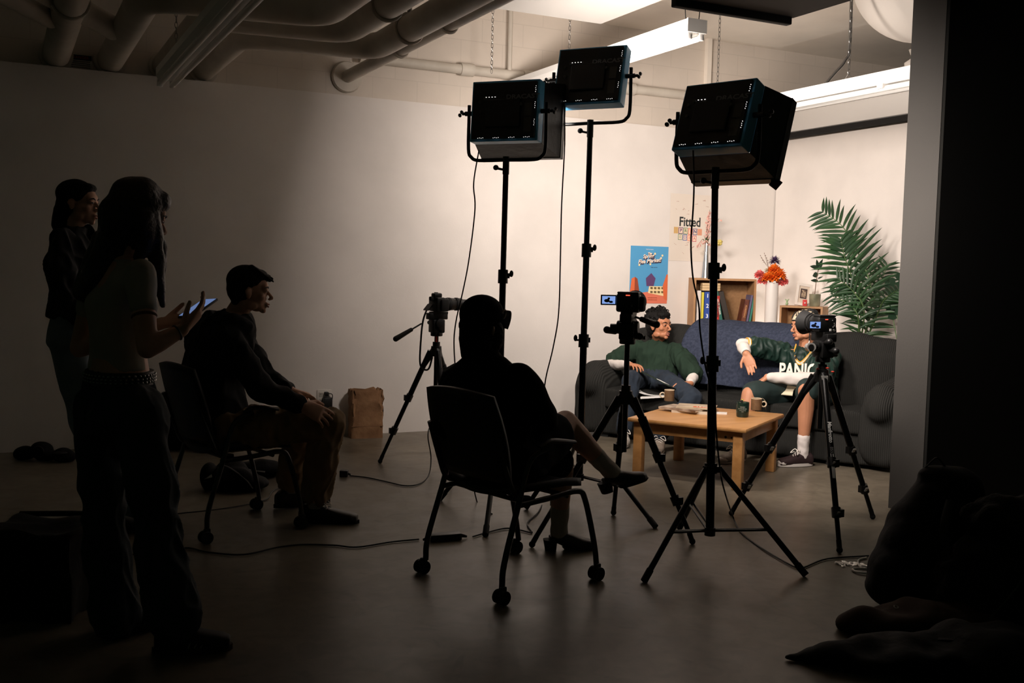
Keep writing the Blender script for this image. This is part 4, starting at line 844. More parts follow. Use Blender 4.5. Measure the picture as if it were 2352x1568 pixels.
# ============================================================ CHAIRS
M_SEAT = mat('black_chair_shell', (20, 21, 22), .5); M_TUBE2 = mat('grey_chair_tube', (74, 74, 72), .3, .8)
def chair(label, o, yaw, w=.52, dp=.56):
    M = TM(o, yaw); t = thing('stacking_chair', label, 'chair', o, 'castored stacking chairs'); h = w / 2
    for s in (-1, 1):
        L = obj('rear_leg', MB(M).tube([(s * h, -dp / 2, .065), (s * h, -dp / 2 + .01, .17), (s * h * .98, -dp / 2 + .09, .42), (s * h * .98, -dp / 2 + .13, .56), (s * h, -dp / 2 + .17, .62), (s * h, -dp / 2 + .25, .645)], .0135, 10, 5), M_TUBE2, t)
        arm = obj('armrest', MB(M).tube([(s * h, -dp / 2 + .2, .648), (s * h * 1.02, -.02, .672), (s * h * 1.0, .12, .655)], [.018, .024, .018], 10, 6, .5), M_SEAT, t)
        F_ = obj('front_leg', MB(M).tube([(s * h, dp / 2, .065), (s * h, dp / 2 - .02, .17), (s * h * .97, dp / 2 - .08, .38), (s * h * .96, dp / 2 - .13, .425), (s * h * .95, 0, .415), (s * h * .95, -dp / 2 + .08, .405)], .0135, 10, 5), M_TUBE2, t)
        for par, yy in ((L, -dp / 2), (F_, dp / 2)):
            for q in (-1, 1): obj('castor_wheel', MB(M).cyl((s * h + q * .008 + .012 * s, yy - .012, .031), (s * h + q * .026 + .012 * s, yy - .012, .031), .031, n=22), RUB, par)
            obj('castor_fork', MB(M).box((s * h + .01 * s, yy - .004, .052), (.02, .035, .045)), BLK, par, bevel=.006)
    a = MB(); vs = []; n = 12
    for i in range(n + 1):
        for j in range(n + 1):
            u, v = i / n * 2 - 1, j / n * 2 - 1; sq = 1 - .10 * abs(u) ** 4 - .06 * abs(v) ** 4
            vs.append((u * h * .90 * (1 - .08 * v * v), v * .235 * (1 - .10 * u * u) + .01, .452 + .018 * u * u - .02 * (v > .6) * (v - .6) * 2 - .012 * (1 - u * u)))
    def slab(name, vs, n, th, mt, par):
        fs = [(i * (n + 1) + j, (i + 1) * (n + 1) + j, (i + 1) * (n + 1) + j + 1, i * (n + 1) + j + 1) for i in range(n) for j in range(n)]
        me = bpy.data.meshes.new(name); me.from_pydata([tuple(M @ V(p)) for p in vs], [], fs); o_ = bpy.data.objects.new('tmp', me); COL.objects.link(o_)
        k = o_.modifiers.new('s', 'SOLIDIFY'); k.thickness = th; k.offset = 0; me = bpy.data.meshes.new_from_object(o_.evaluated_get(bpy.context.evaluated_depsgraph_get())); bpy.data.objects.remove(o_); me.name = name
        return finish(name, me, mt, par, None, 'all')
    slab('seat', vs, n, .035, M_SEAT, t)
    vs = []
    for i in range(n + 1):
        for j in range(n + 1):
            u, v = i / n * 2 - 1, j / n; vs.append((u * h * (.84 + .10 * math.sin(pi * v)), -.235 - .11 * v - .035 * (1 - u * u) + .02, .50 + .40 * v - .02 * u * u * v))
    slab('backrest', vs, n, .022, M_SEAT, t)
    for s in (-1, 1): obj('back_upright', MB(M).tube([(s * h * .9, -.12, .425), (s * h * .9, -.20, .45), (s * h * .88, -.245, .54), (s * h * .86, -.31, .72)], .012, 8, 5), M_TUBE2, t)
    obj('seat_crossbar', MB(M).cyl((-h * .95, .1, .41), (h * .95, .1, .41), .011).cyl((-h * .95, -.14, .41), (h * .95, -.14, .41), .011), M_TUBE2, t)
    return t, M
cf = (G(990, 1312) + G(1157, 1385) + G(1372, 1337) + G(1175, 1265)) / 4; yf = math.atan2((G(1372, 1337) - G(1157, 1385)).y + (G(1175, 1265) - G(990, 1312)).y, (G(1372, 1337) - G(1157, 1385)).x + (G(1175, 1265) - G(990, 1312)).x) - pi / 2
chF, MF = chair('black chair on castors under the capped person in the centre foreground', cf, yf, .54, .58)
cb = V((1.12, 5.60, 0)); yb = yf - .02
chB, MBk = chair('black chair on castors under the short-haired person at left', cb, yb, .50, .54)
# ============================================================ PEOPLE
M_SKIN_D = mat('warm_brown_skin', (172, 114, 82), .55, nz=12, c2=(182, 122, 88), bump=(90, .08)); M_SKIN_M = mat('tan_skin', (182, 126, 94), .55, nz=12, c2=(190, 132, 100), bump=(90, .08))
M_SKIN_L = mat('light_skin', (196, 150, 124), .6, nz=12, c2=(204, 158, 132)); M_HAIRB = mat('black_hair', (12, 10, 9), .75, spec=.2, bump=(60, .8)); M_HAIRBR = mat('dark_brown_hair', (40, 26, 20), .5, bump=(50, .7))
M_EYE = mat('eye_white', (188, 172, 162), .35); M_IRIS = mat('dark_iris', (30, 18, 12), .2); M_LIP = mat('lip', (150, 78, 66), .5)
def N_(v): return V(v).normalized()
def headM(c, f, up=(0, 0, 1), s=1.0):
    f = N_(f); r = f.cross(V(up)).normalized(); u = r.cross(f); return axes(c, r, f, u) @ Matrix.Scale(s, 4)
def head(b, M, fem=False, ears=True):
    T0 = b.T; b.T = M; k = .93 if fem else 1.0
    b.ell((0, -.012, .040), (.074, .094, .080), None, 20, 14); b.ell((0, .022, -.022), (.060 * k, .064, .078), None, 18, 12)
    b.ell((0, .040, -.070), (.046 * k, .044, .034)); b.ell((0, .072, -.095), (.019, .017, .016)); b.ell((0, .066, .028), (.052, .026, .030)); b.ell((0, .079, .014), (.046, .013, .009))
    for s in (-1, 1):
        b.ell((s * .040 * k, .056, -.024), (.022, .022, .020)); b.ell((s * .030, .074, .004), (.0155, .012, .0115)); b.ell((s * .010, .100, -.036), (.008, .009, .007))
        b.ell((s * .046 * k, .010, -.072), (.016, .034, .024))
        if ears: b.ell((s * .076, -.006, -.012), (.007, .017, .030), Matrix.Rotation(s * .35, 3, 'Z')); b.ell((s * .081, -.012, -.002), (.006, .015, .020), Matrix.Rotation(s * .6, 3, 'Z'))
    b.cap((0, .084, .008), .0075, (0, .112, -.026), .0095); b.ell((0, .110, -.032), (.0105, .010, .0085))
    b.ell((0, .088, -.060), (.024, .012, .008)); b.ell((0, .086, -.072), (.021, .012, .008))
    b.T = T0
def face(par, M, brow=None, mouth=True, open_=0, look=0.0):
    for s in (-1, 1):
        e = obj('eyeball', MB(M).ell((s * .030, .0765, .0035), (.0125, .0110, .0068)), M_EYE, par)
        obj('iris', MB(M).ell((s * .030 + look, .0865, .0035), (.0062, .0022, .0064)), M_IRIS, e)
        obj('eyelid', MB(M).ell((s * .030, .0772, .0085), (.0135, .0125, .0052)), par.data.materials[0], par)
        if brow: obj('eyebrow', MB(M).tube([(s * .012, .090, .020), (s * .030, .089, .027), (s * .050, .074, .022)], [.0028, .0042, .002], 8, 5), brow, par)
    if mouth:
        obj('lips', MB(M).tube([(-.021, .086, -.0655), (-.010, .0985, -.061), (0, .1005, -.0625), (.010, .0985, -.061), (.021, .086, -.0655)], [.0025, .0045, .0025], 8, 4, .8).tube([(-.018, .086, -.068), (0, .0975, -.0745 - open_), (.018, .086, -.068)], [.0025, .005, .0025], 8, 5), M_LIP, par)
        if open_: obj('teeth', MB(M).ell((0, .094, -.067), (.012, .004, .003)), M_EYE, par)
def hand(b, w, d, n, side, curl=.5, s=1.0, spread=.10, thumb=.6, curls=None):
    # w wrist, d finger direction, n direction the palm faces, side +1 right hand / -1 left hand
    w = V(w); d = N_(d); n = V(n); n = (n - d * n.dot(d)).normalized(); t = d.cross(n) * side
    b.ell(w + d * .005 * s, (.024 * s,) * 3)
    b.loft([(w - d * .01 * s, t * .025 * s, n * .020 * s), (w + d * .03 * s, t * .034 * s, n * .017 * s), (w + d * .07 * s, t * .042 * s, n * .014 * s), (w + d * .095 * s, t * .040 * s, n * .011 * s)], 16, 2.6)
    for i, (o, L, r) in enumerate(((.031, .072, .0088), (.0105, .080, .0090), (-.0105, .075, .0086), (-.031, .058, .0078))):
        c = curls[i] if curls else curl * (1 + .12 * i); p = w + d * (.090 - .004 * abs(i - 1)) * s + t * o * s; dd = (d + t * spread * (1.2 - .8 * i)).normalized(); a = 0
        for k, (f, rr) in enumerate(((.45, 1), (.32, .92), (.25, .82))):
            a += c * (.7 if k == 0 else 1.0); q = p + (dd * math.cos(a) + n * math.sin(a)) * (L * f * s); b.cap(p, r * rr * s, q, r * rr * .94 * s); p = q
    p = w + d * .022 * s + t * .026 * s + n * .006 * s; a1 = (t * .75 + d * .75 + n * thumb * .6).normalized(); q = p + a1 * .045 * s; b.cap(p, .0135 * s, q, .0105 * s)
    a2 = (t * .25 + d * 1.0 + n * thumb).normalized(); q2 = q + a2 * .034 * s; b.cap(q, .0105 * s, q2, .0088 * s)
def person(label, base, group=None): return thing('person', label, 'person', (base.x, base.y, 0), group)
def body_obj(t, b, m, vox=.0052, sm=3): return obj('body', b, m, t, vox=vox, sm=sm)
def torso(b, secs, pw=2.4):  # (centre, side vector*halfwidth, front vector*halfdepth)
    b.loft(secs, 28, pw)
def cuff_ell(b, c, a, r): b.ell(c, (r, r, r))
def lowsock(b, a, f, r=.036): pass
def shoe_mesh(b, ankle, toe_dir, L=.27, h=.065, w=.048, z0=None):
    d = N_((toe_dir.x, toe_dir.y, toe_dir.z)); s = d.cross(ZZ).normalized(); u = s.cross(d); o = V(ankle)
    secs = [(-.075, .030, .045), (-.055, .037, .060), (.0, .040, .062), (.06, .045, .050), (.12, .050, .040), (.165, .046, .034), (.19, .030, .028)]
    k = L / .27
    b.loft([(o + d * x * k + u * (-h + hh * .8), s * ww, u * hh * .8) for x, ww, hh in secs], 18, 2.6)
    return d, s, u, o
def sole_mesh(ankle, d, h=.065, L=.27, th=.022, w=1.0):
    b = MB(); d = N_(d); s = d.cross(ZZ).normalized(); u = s.cross(d); k = L / .27; out = []
    for i in range(20):
        a = 2 * pi * i / 20; x = .057 + .142 * math.cos(a); y = .043 * math.sin(a) * (1 + .12 * math.cos(a)); out.append((x * k, y * w))
    b.prism([(y, x) for x, y in out], axes(V(ankle) + u * (-h - .006), s, d, u), th); return b
def Sp(px, py, ly):
    r = ray(px, py); t = (ly - (CAM - SO).dot(SY)) / r.dot(SY); return CAM + r * t
# ---------------------------------------------------------------- man in the green shirt
hd = Sp(1515, 747, .42); fdir = N_(R0 * .66 - F0 * .75 + V((0, 0, .02))); HM = headM(hd, fdir, N_(ZZ + R0 * .02), 1.06)
pel = sp(.44, .40, .50); wst = sp(.43, .47, .62); cst = sp(.43, .50, .74); nkb = sp(.42, .49, .845)
shR = sp(.21, .46, .752); shL = sp(.62, .46, .752)
elR = Sp(1398, 838, .30); hR = Sp(1448, 838, .02); elL = Sp(1592, 862, .30); hL = Sp(1586, 880, .12)
knR = Sp(1450, 872, -.10); knL = Sp(1592, 915, -.10); anR = G(1432, 1022, 0) + V((0, 0, .09)); anL = G(1515, 1038, 0) + V((0, 0, .09))
t = person('person in dark green shirt with white sleeves, seated at the left end of the sofa', pel)
b = MB(); head(b, HM)
b.limb([(HM @ V((0, -.03, -.06)), .052), (nkb, .056)]); torso(b, [(pel, SX * .15, SY * .11), (wst, SX * .14, SY * .10), (cst - ZZ * .03, SX * .15, SY * .09), (nkb - V((0, 0, .09)), SX * .08, SY * .06)])
b.limb([(shR - ZZ * .02, .045), (elR, .042), (hR, .027)]); b.limb([(shL - ZZ * .02, .045), (elL, .042), (hL, .027)])
hand(b, hR, N_(SX * .8 - SY * .5 + V((0, 0, .05))), V((0, 0, -1)), 1, .45, spread=.16); hand(b, hL, N_(-SX * .6 - SY * .7), V((0, 0, -1)), -1, .35)
bd_ = body_obj(t, b, M_SKIN_D, .0045, 3); face(bd_, HM, M_HAIRB, True, .004, look=.003)
obj('moustache', MB(HM).tube([(-.020, .088, -.053), (0, .101, -.049), (.020, .088, -.053)], [.002, .0035, .002], 8, 5), mat('stubble', (70, 46, 36), .8), bd_)
h = MB(HM); h.ell((0, -.030, .055), (.088, .098, .082), None, 18, 12).ell((0, -.055, -.01), (.078, .075, .085)).ell((-.06, -.01, .0), (.030, .04, .05)).ell((.06, -.02, .0), (.026, .04, .045)).ell((0, -.075, -.06), (.055, .045, .05)).ell((0, .035, .088), (.068, .055, .034))
random.seed(21)
for k in range(150):
    z = random.uniform(-.25, 1); a = random.uniform(0, 2 * pi); q = math.sqrt(1 - z * z); x, y = q * math.cos(a), q * math.sin(a)
    if y > .35 and z < .55: continue
    c = V((x * .094, y * .108 - .022, z * .096 + .052)); h.ring(c, (random.uniform(-1, 1), random.uniform(-1, 1), random.uniform(-1, 1)), random.uniform(.010, .018), .0045, 10, 5)
for k in range(16):
    x = -.055 + .0073 * k; h.ring((x, .072 - abs(x) * .35, .066 + random.uniform(-.008, .014)), (random.uniform(-1, 1), .3, .4), random.uniform(.009, .014), .0045, 10, 5)
obj('curly_hair', h, M_HAIRB, t, vox=.0036, sm=0)
M_GRN = mat('dark_green_cotton', (34, 48, 39), .95, spec=.1, nz=5, c2=(41, 57, 46), bump=(14, .25)); M_WSL = mat('white_knit_sleeve', (214, 206, 200), .9, spec=.1, bump=(16, .4)); M_JEAN = mat('dark_blue_denim', (24, 34, 46), .9, nz=7, c2=(31, 43, 57), bump=(25, .3))
g = MB(); torso(g, [(pel + V((0, 0, -.03)), SX * .20, SY * .15), (wst, SX * .195, SY * .15), (cst - ZZ * .02, SX * .205, SY * .15), (nkb - V((0, 0, .075)), SX * .175, SY * .115), (nkb + V((0, 0, -.030)), SX * .092, SY * .086), (nkb + V((0, 0, -.012)), SX * .076, SY * .072)])
mR = shR.lerp(elR, .86); mL = shL.lerp(elL, .95)
g.limb([(shR + SX * .02, .075), (shR.lerp(elR, .5), .088), (mR, .078)]); g.limb([(shL - SX * .02, .075), (shL.lerp(elL, .5), .088), (mL, .082)])
obj('green_shirt', g, M_GRN, t, vox=.008, sm=4, disp=(9, .014), fold=1.1)
g = MB(); g.limb([(shR.lerp(elR, .8), .050), (elR, .050), (elR.lerp(hR, .5), .044), (elR.lerp(hR, .92), .034)]); g.limb([(shL.lerp(elL, .9), .050), (elL, .050), (elL.lerp(hL, .5), .045), (elL.lerp(hL, .9), .035)])
obj('white_sleeves', g, M_WSL, t, vox=.007, sm=3, disp=(18, .008))
g = MB(); hpR = sp(.34, .36, .49); hpL = sp(.54, .36, .49); g.limb([(hpR, .105), (knR, .078), (anR + V((0, 0, .05)), .060)]); g.limb([(hpL, .105), (knL, .078), (anL + V((0, 0, .05)), .060)]); g.limb([(hpR, .11), (hpL, .11)])
obj('jeans', g, M_JEAN, t, vox=.009, sm=4, disp=(10, .010), fold=1.0)
M_SNK = mat('grey_white_sneaker', (176, 170, 162), .6, nz=14, c2=(130, 122, 114)); M_SOLE = mat('white_rubber', (214, 208, 202), .5); M_LACE = mat('lace', (220, 214, 206), .8)
def sneaker(t, ank, d, m, lace=True, sole=M_SOLE, L=.28, off=.07, toe=None, nl=5):
    b = MB(); d, s, u, o = shoe_mesh(b, ank, d, L, off); up_ = obj('shoe', b, m, t, vox=.006, sm=3); obj('sole', sole_mesh(ank, d, off, L), sole, up_)
    if toe: obj('toe_cap', MB().ell(V(ank) + d * .165 + u * (-off + .022), (.046, .040, .026), axes((0, 0, 0), s, d, u).to_3x3()), toe, up_)
    if lace:
        for k in range(nl):
            x = .045 + .017 * k; z = -off + .10 - .014 * k
            obj('lace', MB().tube([o + d * x + s * .028 + u * (z - .012), o + d * (x + .004) + u * (z + .005), o + d * (x + .016) - s * .028 + u * (z - .010)], .0036, 6, 4), M_LACE, up_)
        for q in (-1, 1): obj('lace_loop', MB().tube([o + d * .045 + u * (-off + .105), o + d * .05 + s * q * .035 + u * (-off + .115), o + d * .075 + s * q * .05 + u * (-off + .085), o + d * .06 + s * q * .02 + u * (-off + .098)], .0032, 6, 5), M_LACE, up_)
    return up_
sneaker(t, anR, N_(-SY * .8 + SX * .45), M_SNK); sneaker(t, anL, N_(-SY * .9 + SX * .35), mat('brown_white_sneaker', (120, 104, 90), .6, nz=14, c2=(150, 140, 128)))
cb_ = Sp(1530, 868, -.02); tl = thing('clipboard', 'thin dark green clipboard resting across the lap of the person in green', 'clipboard', cb_)
ca, cbb = Sp(1478, 855, .05), Sp(1552, 893, -.04); dd = (cbb - ca).normalized(); obj('board', MB(axes((ca + cbb) / 2, dd, N_(F0 - dd * dd.dot(F0)), dd.cross(N_(F0 - dd * dd.dot(F0))))).box((0, 0, 0), ((cbb - ca).length, .18, .006)), mat('board_green', (24, 38, 30), .5), tl)
obj('white_slip', MB(axes(ca.lerp(cbb, .6) + V((0, 0, .006)) - F0 * .02, dd, N_(F0 - dd * dd.dot(F0)), dd.cross(N_(F0 - dd * dd.dot(F0))))).box((0, 0, 0), (.10, .06, .003)), WHT, tl)
# ---------------------------------------------------------------- man in the jersey
hd = Sp(1846, 748, .36); fdir = N_(-R0 * .93 - F0 * .30 + V((0, 0, -.10))); HM = headM(hd, fdir, N_(ZZ - R0 * .12), 1.0)
pel = sp(1.80, .40, .50); wst = sp(1.80, .44, .62); cst = sp(1.78, .45, .74); nkb = sp(1.755, .42, .865)
shR = sp(1.53, .42, .80); shL = sp(1.97, .42, .79)
elR = Sp(1706, 792, .22); wR = Sp(1714, 812, .05); elL = Sp(1880, 872, .12); wL = Sp(1762, 866, .0)
knR = Sp(1722, 905, -.12); knL = Sp(1852, 896, -.16); anR = G(1694, 1060, 0) + V((0, 0, .09)); anL = G(1843, 1070, 0) + V((0, 0, .085))
t = person('person in green jersey, cream and black durag and shorts, seated right on the sofa', pel)
b = MB(); head(b, HM); b.limb([(HM @ V((0, -.03, -.06)), .055), (nkb, .060)])
torso(b, [(pel, SX * .15, SY * .11), (wst, SX * .14, SY * .10), (cst, SX * .17, SY * .11), (nkb - V((0, 0, .03)), SX * .13, SY * .08)])
b.limb([(shR, .055), (elR, .040), (wR, .027)]); b.limb([(shL, .055), (elL, .042), (wL, .027)])
hand(b, wR, N_(Sp(1732, 858, .02) - wR), SY * -1 + SX * .2, 1, .16, 1.08, .02, .2)
hand(b, wL, N_(Sp(1735, 884, -.02) - wL), V((0, 0, -1)) + SY * .2, -1, .55, 1.0, .04)
for hp, kn, an in ((sp(1.70, .36, .49), knR, anR), (sp(1.92, .36, .49), knL, anL)): b.limb([(hp, .095), (kn, .062), (kn.lerp(an, .28) + SY * .012, .060), (kn.lerp(an, .75), .040), (an, .036)])
bd_ = body_obj(t, b, M_SKIN_M, .0048, 3); face(bd_, HM, M_HAIRB, True, 0)
obj('goatee', MB(HM).ell((0, .082, -.104), (.016, .012, .008)).tube([(-.018, .087, -.053), (0, .099, -.050), (.018, .087, -.053)], [.0015, .0025, .0015], 6, 4), mat('stubble_dark', (60, 38, 28), .9), bd_)
M_DUR = mat('cream_durag', (214, 196, 168), .7, bump=(20, .2)); 
h = MB(HM); h.ell((0, -.014, .046), (.079, .100, .084), None, 22, 14).ell((0, .045, .048), (.066, .042, .045)).ell((0, -.05, .0), (.070, .064, .06))
dg_ = obj('durag', h, M_DUR, t, vox=.005, sm=3)
random.seed(9)
def onh(az, el, k=1.035): # point on the durag ellipsoid
    return V((.079 * k * math.cos(el) * math.sin(az), -.012 + .104 * k * math.cos(el) * math.cos(az), .046 + .086 * k * math.sin(el)))
for (a0, e0, a1, e1, a2, e2) in ((-.3, .15, -.6, .55, -.2, 1.0), (-.9, .1, -.8, .5, -1.1, .9), (-1.5, .2, -1.2, .5, -1.6, .9), (-.1, 1.1, -1.3, 1.1, -2.2, .9), (-1.9, .3, -1.8, .6, -2.3, .8), (-.6, .7, -.9, .75, -1.3, .65), (-.3, .45, -.35, .6, -.2, .75), (.2, .2, .1, .6, .3, 1.0), (.5, .2, .7, .6, .5, 1.0), (-1.25, 1.3, -.9, 1.0, -.8, .8), (-2.0, 1.2, -1.6, .9, -1.5, .7)):
    obj('black_stroke', MB(HM).tube([onh(a0, e0), onh((a0 + a1) / 2, (e0 + e1) / 2), onh(a1, e1), onh((a2 + a1) / 2, (e2 + e1) / 2), onh(a2, e2)], [.0015, .004, .0025, .004, .0015], 6, 4), BLKM, dg_)
obj('hem_band', MB(HM).tube([onh(a, .10 - .10 * abs(a) / 2, 1.02) for a in [-2.2 + .4 * k for k in range(12)]], .004, 6, 3), BLKM, dg_)
obj('black_panel', MB(HM).ell((0, -.075, .085), (.05, .05, .05)).ell((0, -.12, .02), (.03, .03, .07)), BLKM, dg_, vox=.006, sm=3, disp=(25, .01))
obj('tie_tail', MB(HM).tube([(-.07, -.01, .0), (-.076, .0, -.06), (-.070, .004, -.115)], [.006, .005, .006], 8, 5, .5), BLKM, dg_)
for dz in (-.12, -.130, -.141): obj('white_bead', MB(HM).sph((-.071, .005 + .004 * (dz < -.125), dz), .0052, 10), WHT, dg_)
obj('earring', MB(HM).ring((-.084, -.008, -.055), (0, 1, .3), .012, .002, 16, 6), M_SIL, bd_)
M_JER = mat('green_jersey_mesh', (16, 38, 32), .55, spec=.35, nz=5, c2=(20, 46, 38), bump=(12, .35)); M_STY = mat('yellow_stripe', (214, 160, 60), .6)
g = MB(); torso(g, [(pel + V((0, 0, -.02)), SX * .21, SY * .16), (wst, SX * .205, SY * .155), (cst, SX * .225, SY * .155), (nkb - V((0, 0, .05)), SX * .185, SY * .115), (nkb + V((0, 0, -.01)), SX * .085, SY * .080)])
mR = shR.lerp(elR, .66); mL = shL.lerp(elL, .72); g.limb([(shR + SX * .03, .080), (mR, .086)]); g.limb([(shL - SX * .02, .078), (mL, .088)])
je = obj('jersey', g, M_JER, t, vox=.008, sm=3, disp=(10, .016), fold=1.4)
a_ = (elR - shR).normalized()
for q, mm in ((0, M_STY), (.009, WHT), (.018, M_STY)): obj('sleeve_stripe', MB().ring(mR + a_ * (.060 + q), a_, .063, .006, 30, 8), mm, je)
nf = nkb - SY * .10 + V((0, 0, -.02))
for q, mm in ((0, M_STY), (.008, WHT), (.016, M_STY)): obj('collar_stripe', MB().tube([nkb + SX * -.078 + V((0, 0, .012 - q)) - SY * .02, nf + SX * -.055 + V((0, 0, -.04 - q)) - SY * .015, nf + V((0, 0, -.10 - q * 1.3)) - SY * .045, nf + SX * .055 + V((0, 0, -.04 - q)) - SY * .015, nkb + SX * .078 + V((0, 0, .012 - q)) - SY * .02], .0055, 8, 5, .6), mm, je)
g = MB(); g.limb([(shR.lerp(elR, .60), .056), (elR, .056), (elR.lerp(wR, .75), .043)]); g.limb([(shL.lerp(elL, .65), .056), (elL, .055), (elL.lerp(wL, .5), .050), (elL.lerp(wL, .92), .040)]); g.ell(nf + V((0, 0, -.03)) + SY * .052, (.05, .03, .045))
obj('white_undershirt', g, M_WSL, t, vox=.007, sm=3, disp=(16, .010))
obj('bracelet', MB().ring(wR, (wR - elR), .032, .003, 24, 6), M_SIL, bd_); obj('ring', MB().ring(wL + N_(Sp(1735, 884, -.02) - wL) * .11, N_(Sp(1735, 884, -.02) - wL), .0105, .002, 16, 6), M_SIL, bd_)
obj('lapel_mic', MB().cyl(nf + SX * -.03 + V((0, 0, -.05)) - SY * .055, nf + SX * -.035 + V((0, 0, -.075)) - SY * .06, .007), BLK, je)
cx = sp(1.80, .268, .685); LT = axes(cx, SX, (V((0, 0, 1)) + SY * .12), -SY); 
text('jersey_lettering', 'PANIC', LT @ TM((-.055, -.012, .006)) @ Matrix.Rotation(.04, 4, 'Z'), .155, mat('jersey_white', (226, 220, 208), .7), je, ext=.006, bold=.004, sx=.66)
g = MB(); hpR = sp(1.70, .36, .49); hpL = sp(1.93, .36, .49); g.limb([(hpR, .12), (hpR.lerp(knR, .9), .098)]); g.limb([(hpL, .12), (hpL.lerp(knL, .92), .095)]); g.limb([(hpR, .12), (hpL, .12)])
obj('green_shorts', g, mat('dark_green_shorts', (18, 36, 36), .8, nz=6, c2=(24, 44, 42)), t, vox=.009, sm=5, disp=(10, .018))
q = hpL.lerp(knL, .35); obj('number_patch', MB(axes(Sp(1800, 897, .10), SX, N_(V((0, 0, .6)) + SY * .8), N_(-SY * .6 + ZZ * .8))).prism([(-.09, .05), (-.02, .06), (.09, .05), (.075, .01), (.085, -.05), (-.03, -.05), (-.055, .0)], Matrix.Identity(4), .007), mat('number_cream', (214, 204, 176), .7), je)
M_SCK = mat('white_ribbed_sock', (216, 208, 204), .9, wave=(30, .12, 'Z', .5))
for an, kn in ((anR, knR), (anL, knL)): obj('sock', MB().limb([(an + V((0, 0, -.02)), .040), (an.lerp(kn, .10), .042), (an.lerp(kn, .27), .047)]), M_SCK if an is anL else mat('mottled_sock', (90, 94, 104), .9, nz=20, c2=(170, 170, 170)), t, vox=.006, sm=2, disp=(30, .004))
M_CONV = mat('black_maroon_canvas', (44, 26, 28), .8, bump=(60, .2))
sneaker(t, anL, N_(-R0 * .95 - F0 * .25), M_CONV, True, M_SOLE, .28, .075, M_SOLE, 6); sneaker(t, anR, N_(-R0 * .8 - F0 * .6), M_SNK, True, M_SOLE, .27, .08, M_SOLE)
# ---------------------------------------------------------------- standing woman with the phone
M_TEE = mat('grey_tee', (172, 166, 152), .9, spec=.1, bump=(14, .3)); M_JEAN2 = mat('faded_black_denim', (34, 40, 44), .9, nz=5, c2=(46, 54, 58), bump=(20, .3)); M_LTJ = mat('light_denim', (110, 124, 136), .9, nz=8, c2=(130, 142, 152))
def Ld(px, py, d): return D(px, py, d)
W_ = N_(R0 * .80 + F0 * .60)      # facing
S_ = N_(W_.cross(ZZ))             # her right side (towards the camera)
hd = Ld(318, 492, 3.80); HM = headM(hd, N_(W_ + V((0, 0, -.35))), ZZ, 1.0)
pel = Ld(275, 915, 3.86); wst = Ld(272, 800, 3.86); cst = Ld(275, 690, 3.84); nkb = Ld(288, 590, 3.84)
shR = Ld(322, 628, 3.70); shL = Ld(222, 640, 4.0); elR = Ld(338, 800, 3.62); wR = Ld(418, 758, 3.70); elL = Ld(182, 800, 4.05); wL = Ld(372, 742, 3.95)
ftR = G(430, 1500); ftL = G(285, 1480)
t = person('standing person from behind in grey tee and studded belt, holding a lit phone', (ftR + ftL) / 2)
b = MB(); head(b, HM, True); b.limb([(HM @ V((0, -.03, -.06)), .045), (nkb, .050)])
torso(b, [(pel - V((0, 0, .05)), S_ * .145, W_ * .11), (pel + V((0, 0, .03)), S_ * .15, W_ * .11), (wst, S_ * .120, W_ * .09), (cst, S_ * .140, W_ * .105), (nkb - V((0, 0, .05)), S_ * .145, W_ * .075), (nkb, S_ * .06, W_ * .055)])
b.limb([(shR, .046), (shR.lerp(elR, .5), .043), (elR, .036), (elR.lerp(wR, .35), .035), (wR, .024)]); b.limb([(shL, .046), (elL, .036), (elL.lerp(wL, .35), .035), (wL, .024)])
ph = Ld(455, 708, 3.78)
hand(b, wR, N_(Ld(462, 712, 3.74) - wR), N_(V((0, 0, .85)) - S_ * .5 - W_ * .1), 1, .30, .98, .03, .4); hand(b, wL, N_(Ld(445, 728, 3.92) - wL), N_(V((0, 0, .8)) + S_ * .6), -1, .30, .98, .03, .5)
hpR = Ld(315, 940, 3.76); hpL = Ld(228, 940, 3.96); knR = Ld(362, 1190, 3.76); knL = Ld(240, 1200, 3.96); anR = Ld(385, 1450, 3.75); anL = Ld(262, 1440, 3.93)
b.limb([(hpR, .08), (knR, .055), (anR, .038)]); b.limb([(hpL, .08), (knL, .055), (anL, .038)])
bd_ = body_obj(t, b, M_SKIN_L, .0055, 3); face(bd_, HM, M_HAIRBR)
g = MB(); torso(g, [(Ld(272, 846, 3.86), S_ * .134, W_ * .100), (Ld(272, 820, 3.86), S_ * .128, W_ * .095), (wst + V((0, 0, .03)), S_ * .130, W_ * .098), (cst, S_ * .150, W_ * .115), (nkb - V((0, 0, .065)), S_ * .160, W_ * .085), (nkb - V((0, 0, .005)), S_ * .075, W_ * .06)])
g.limb([(shR, .054), (shR.lerp(elR, .42), .052)]); g.limb([(shL, .054), (shL.lerp(elL, .42), .052)])
obj('grey_tee', g, M_TEE, t, vox=.007, sm=4, disp=(10, .010))
obj('sleeve_band', MB().ring(shR.lerp(elR, .42) + (elR - shR).normalized() * .045, (elR - shR), .038, .007, 26, 6), mat('brown_band', (90, 60, 30), .9), t)
g = MB(); torso(g, [(pel + V((0, 0, .105)), S_ * .142, W_ * .108), (pel + V((0, 0, .085)), S_ * .145, W_ * .110), (pel + V((0, 0, .03)), S_ * .158, W_ * .120), (pel - V((0, 0, .06)), S_ * .165, W_ * .13), (pel - V((0, 0, .13)), S_ * .15, W_ * .11)])
g.limb([(hpR, .100), (knR, .080), (Ld(377, 1330, 3.76), .085), (Ld(402, 1415, 3.74), .095)]); g.limb([(hpL, .095), (knL, .080), (Ld(254, 1330, 3.95), .086), (Ld(268, 1420, 3.93), .092)])
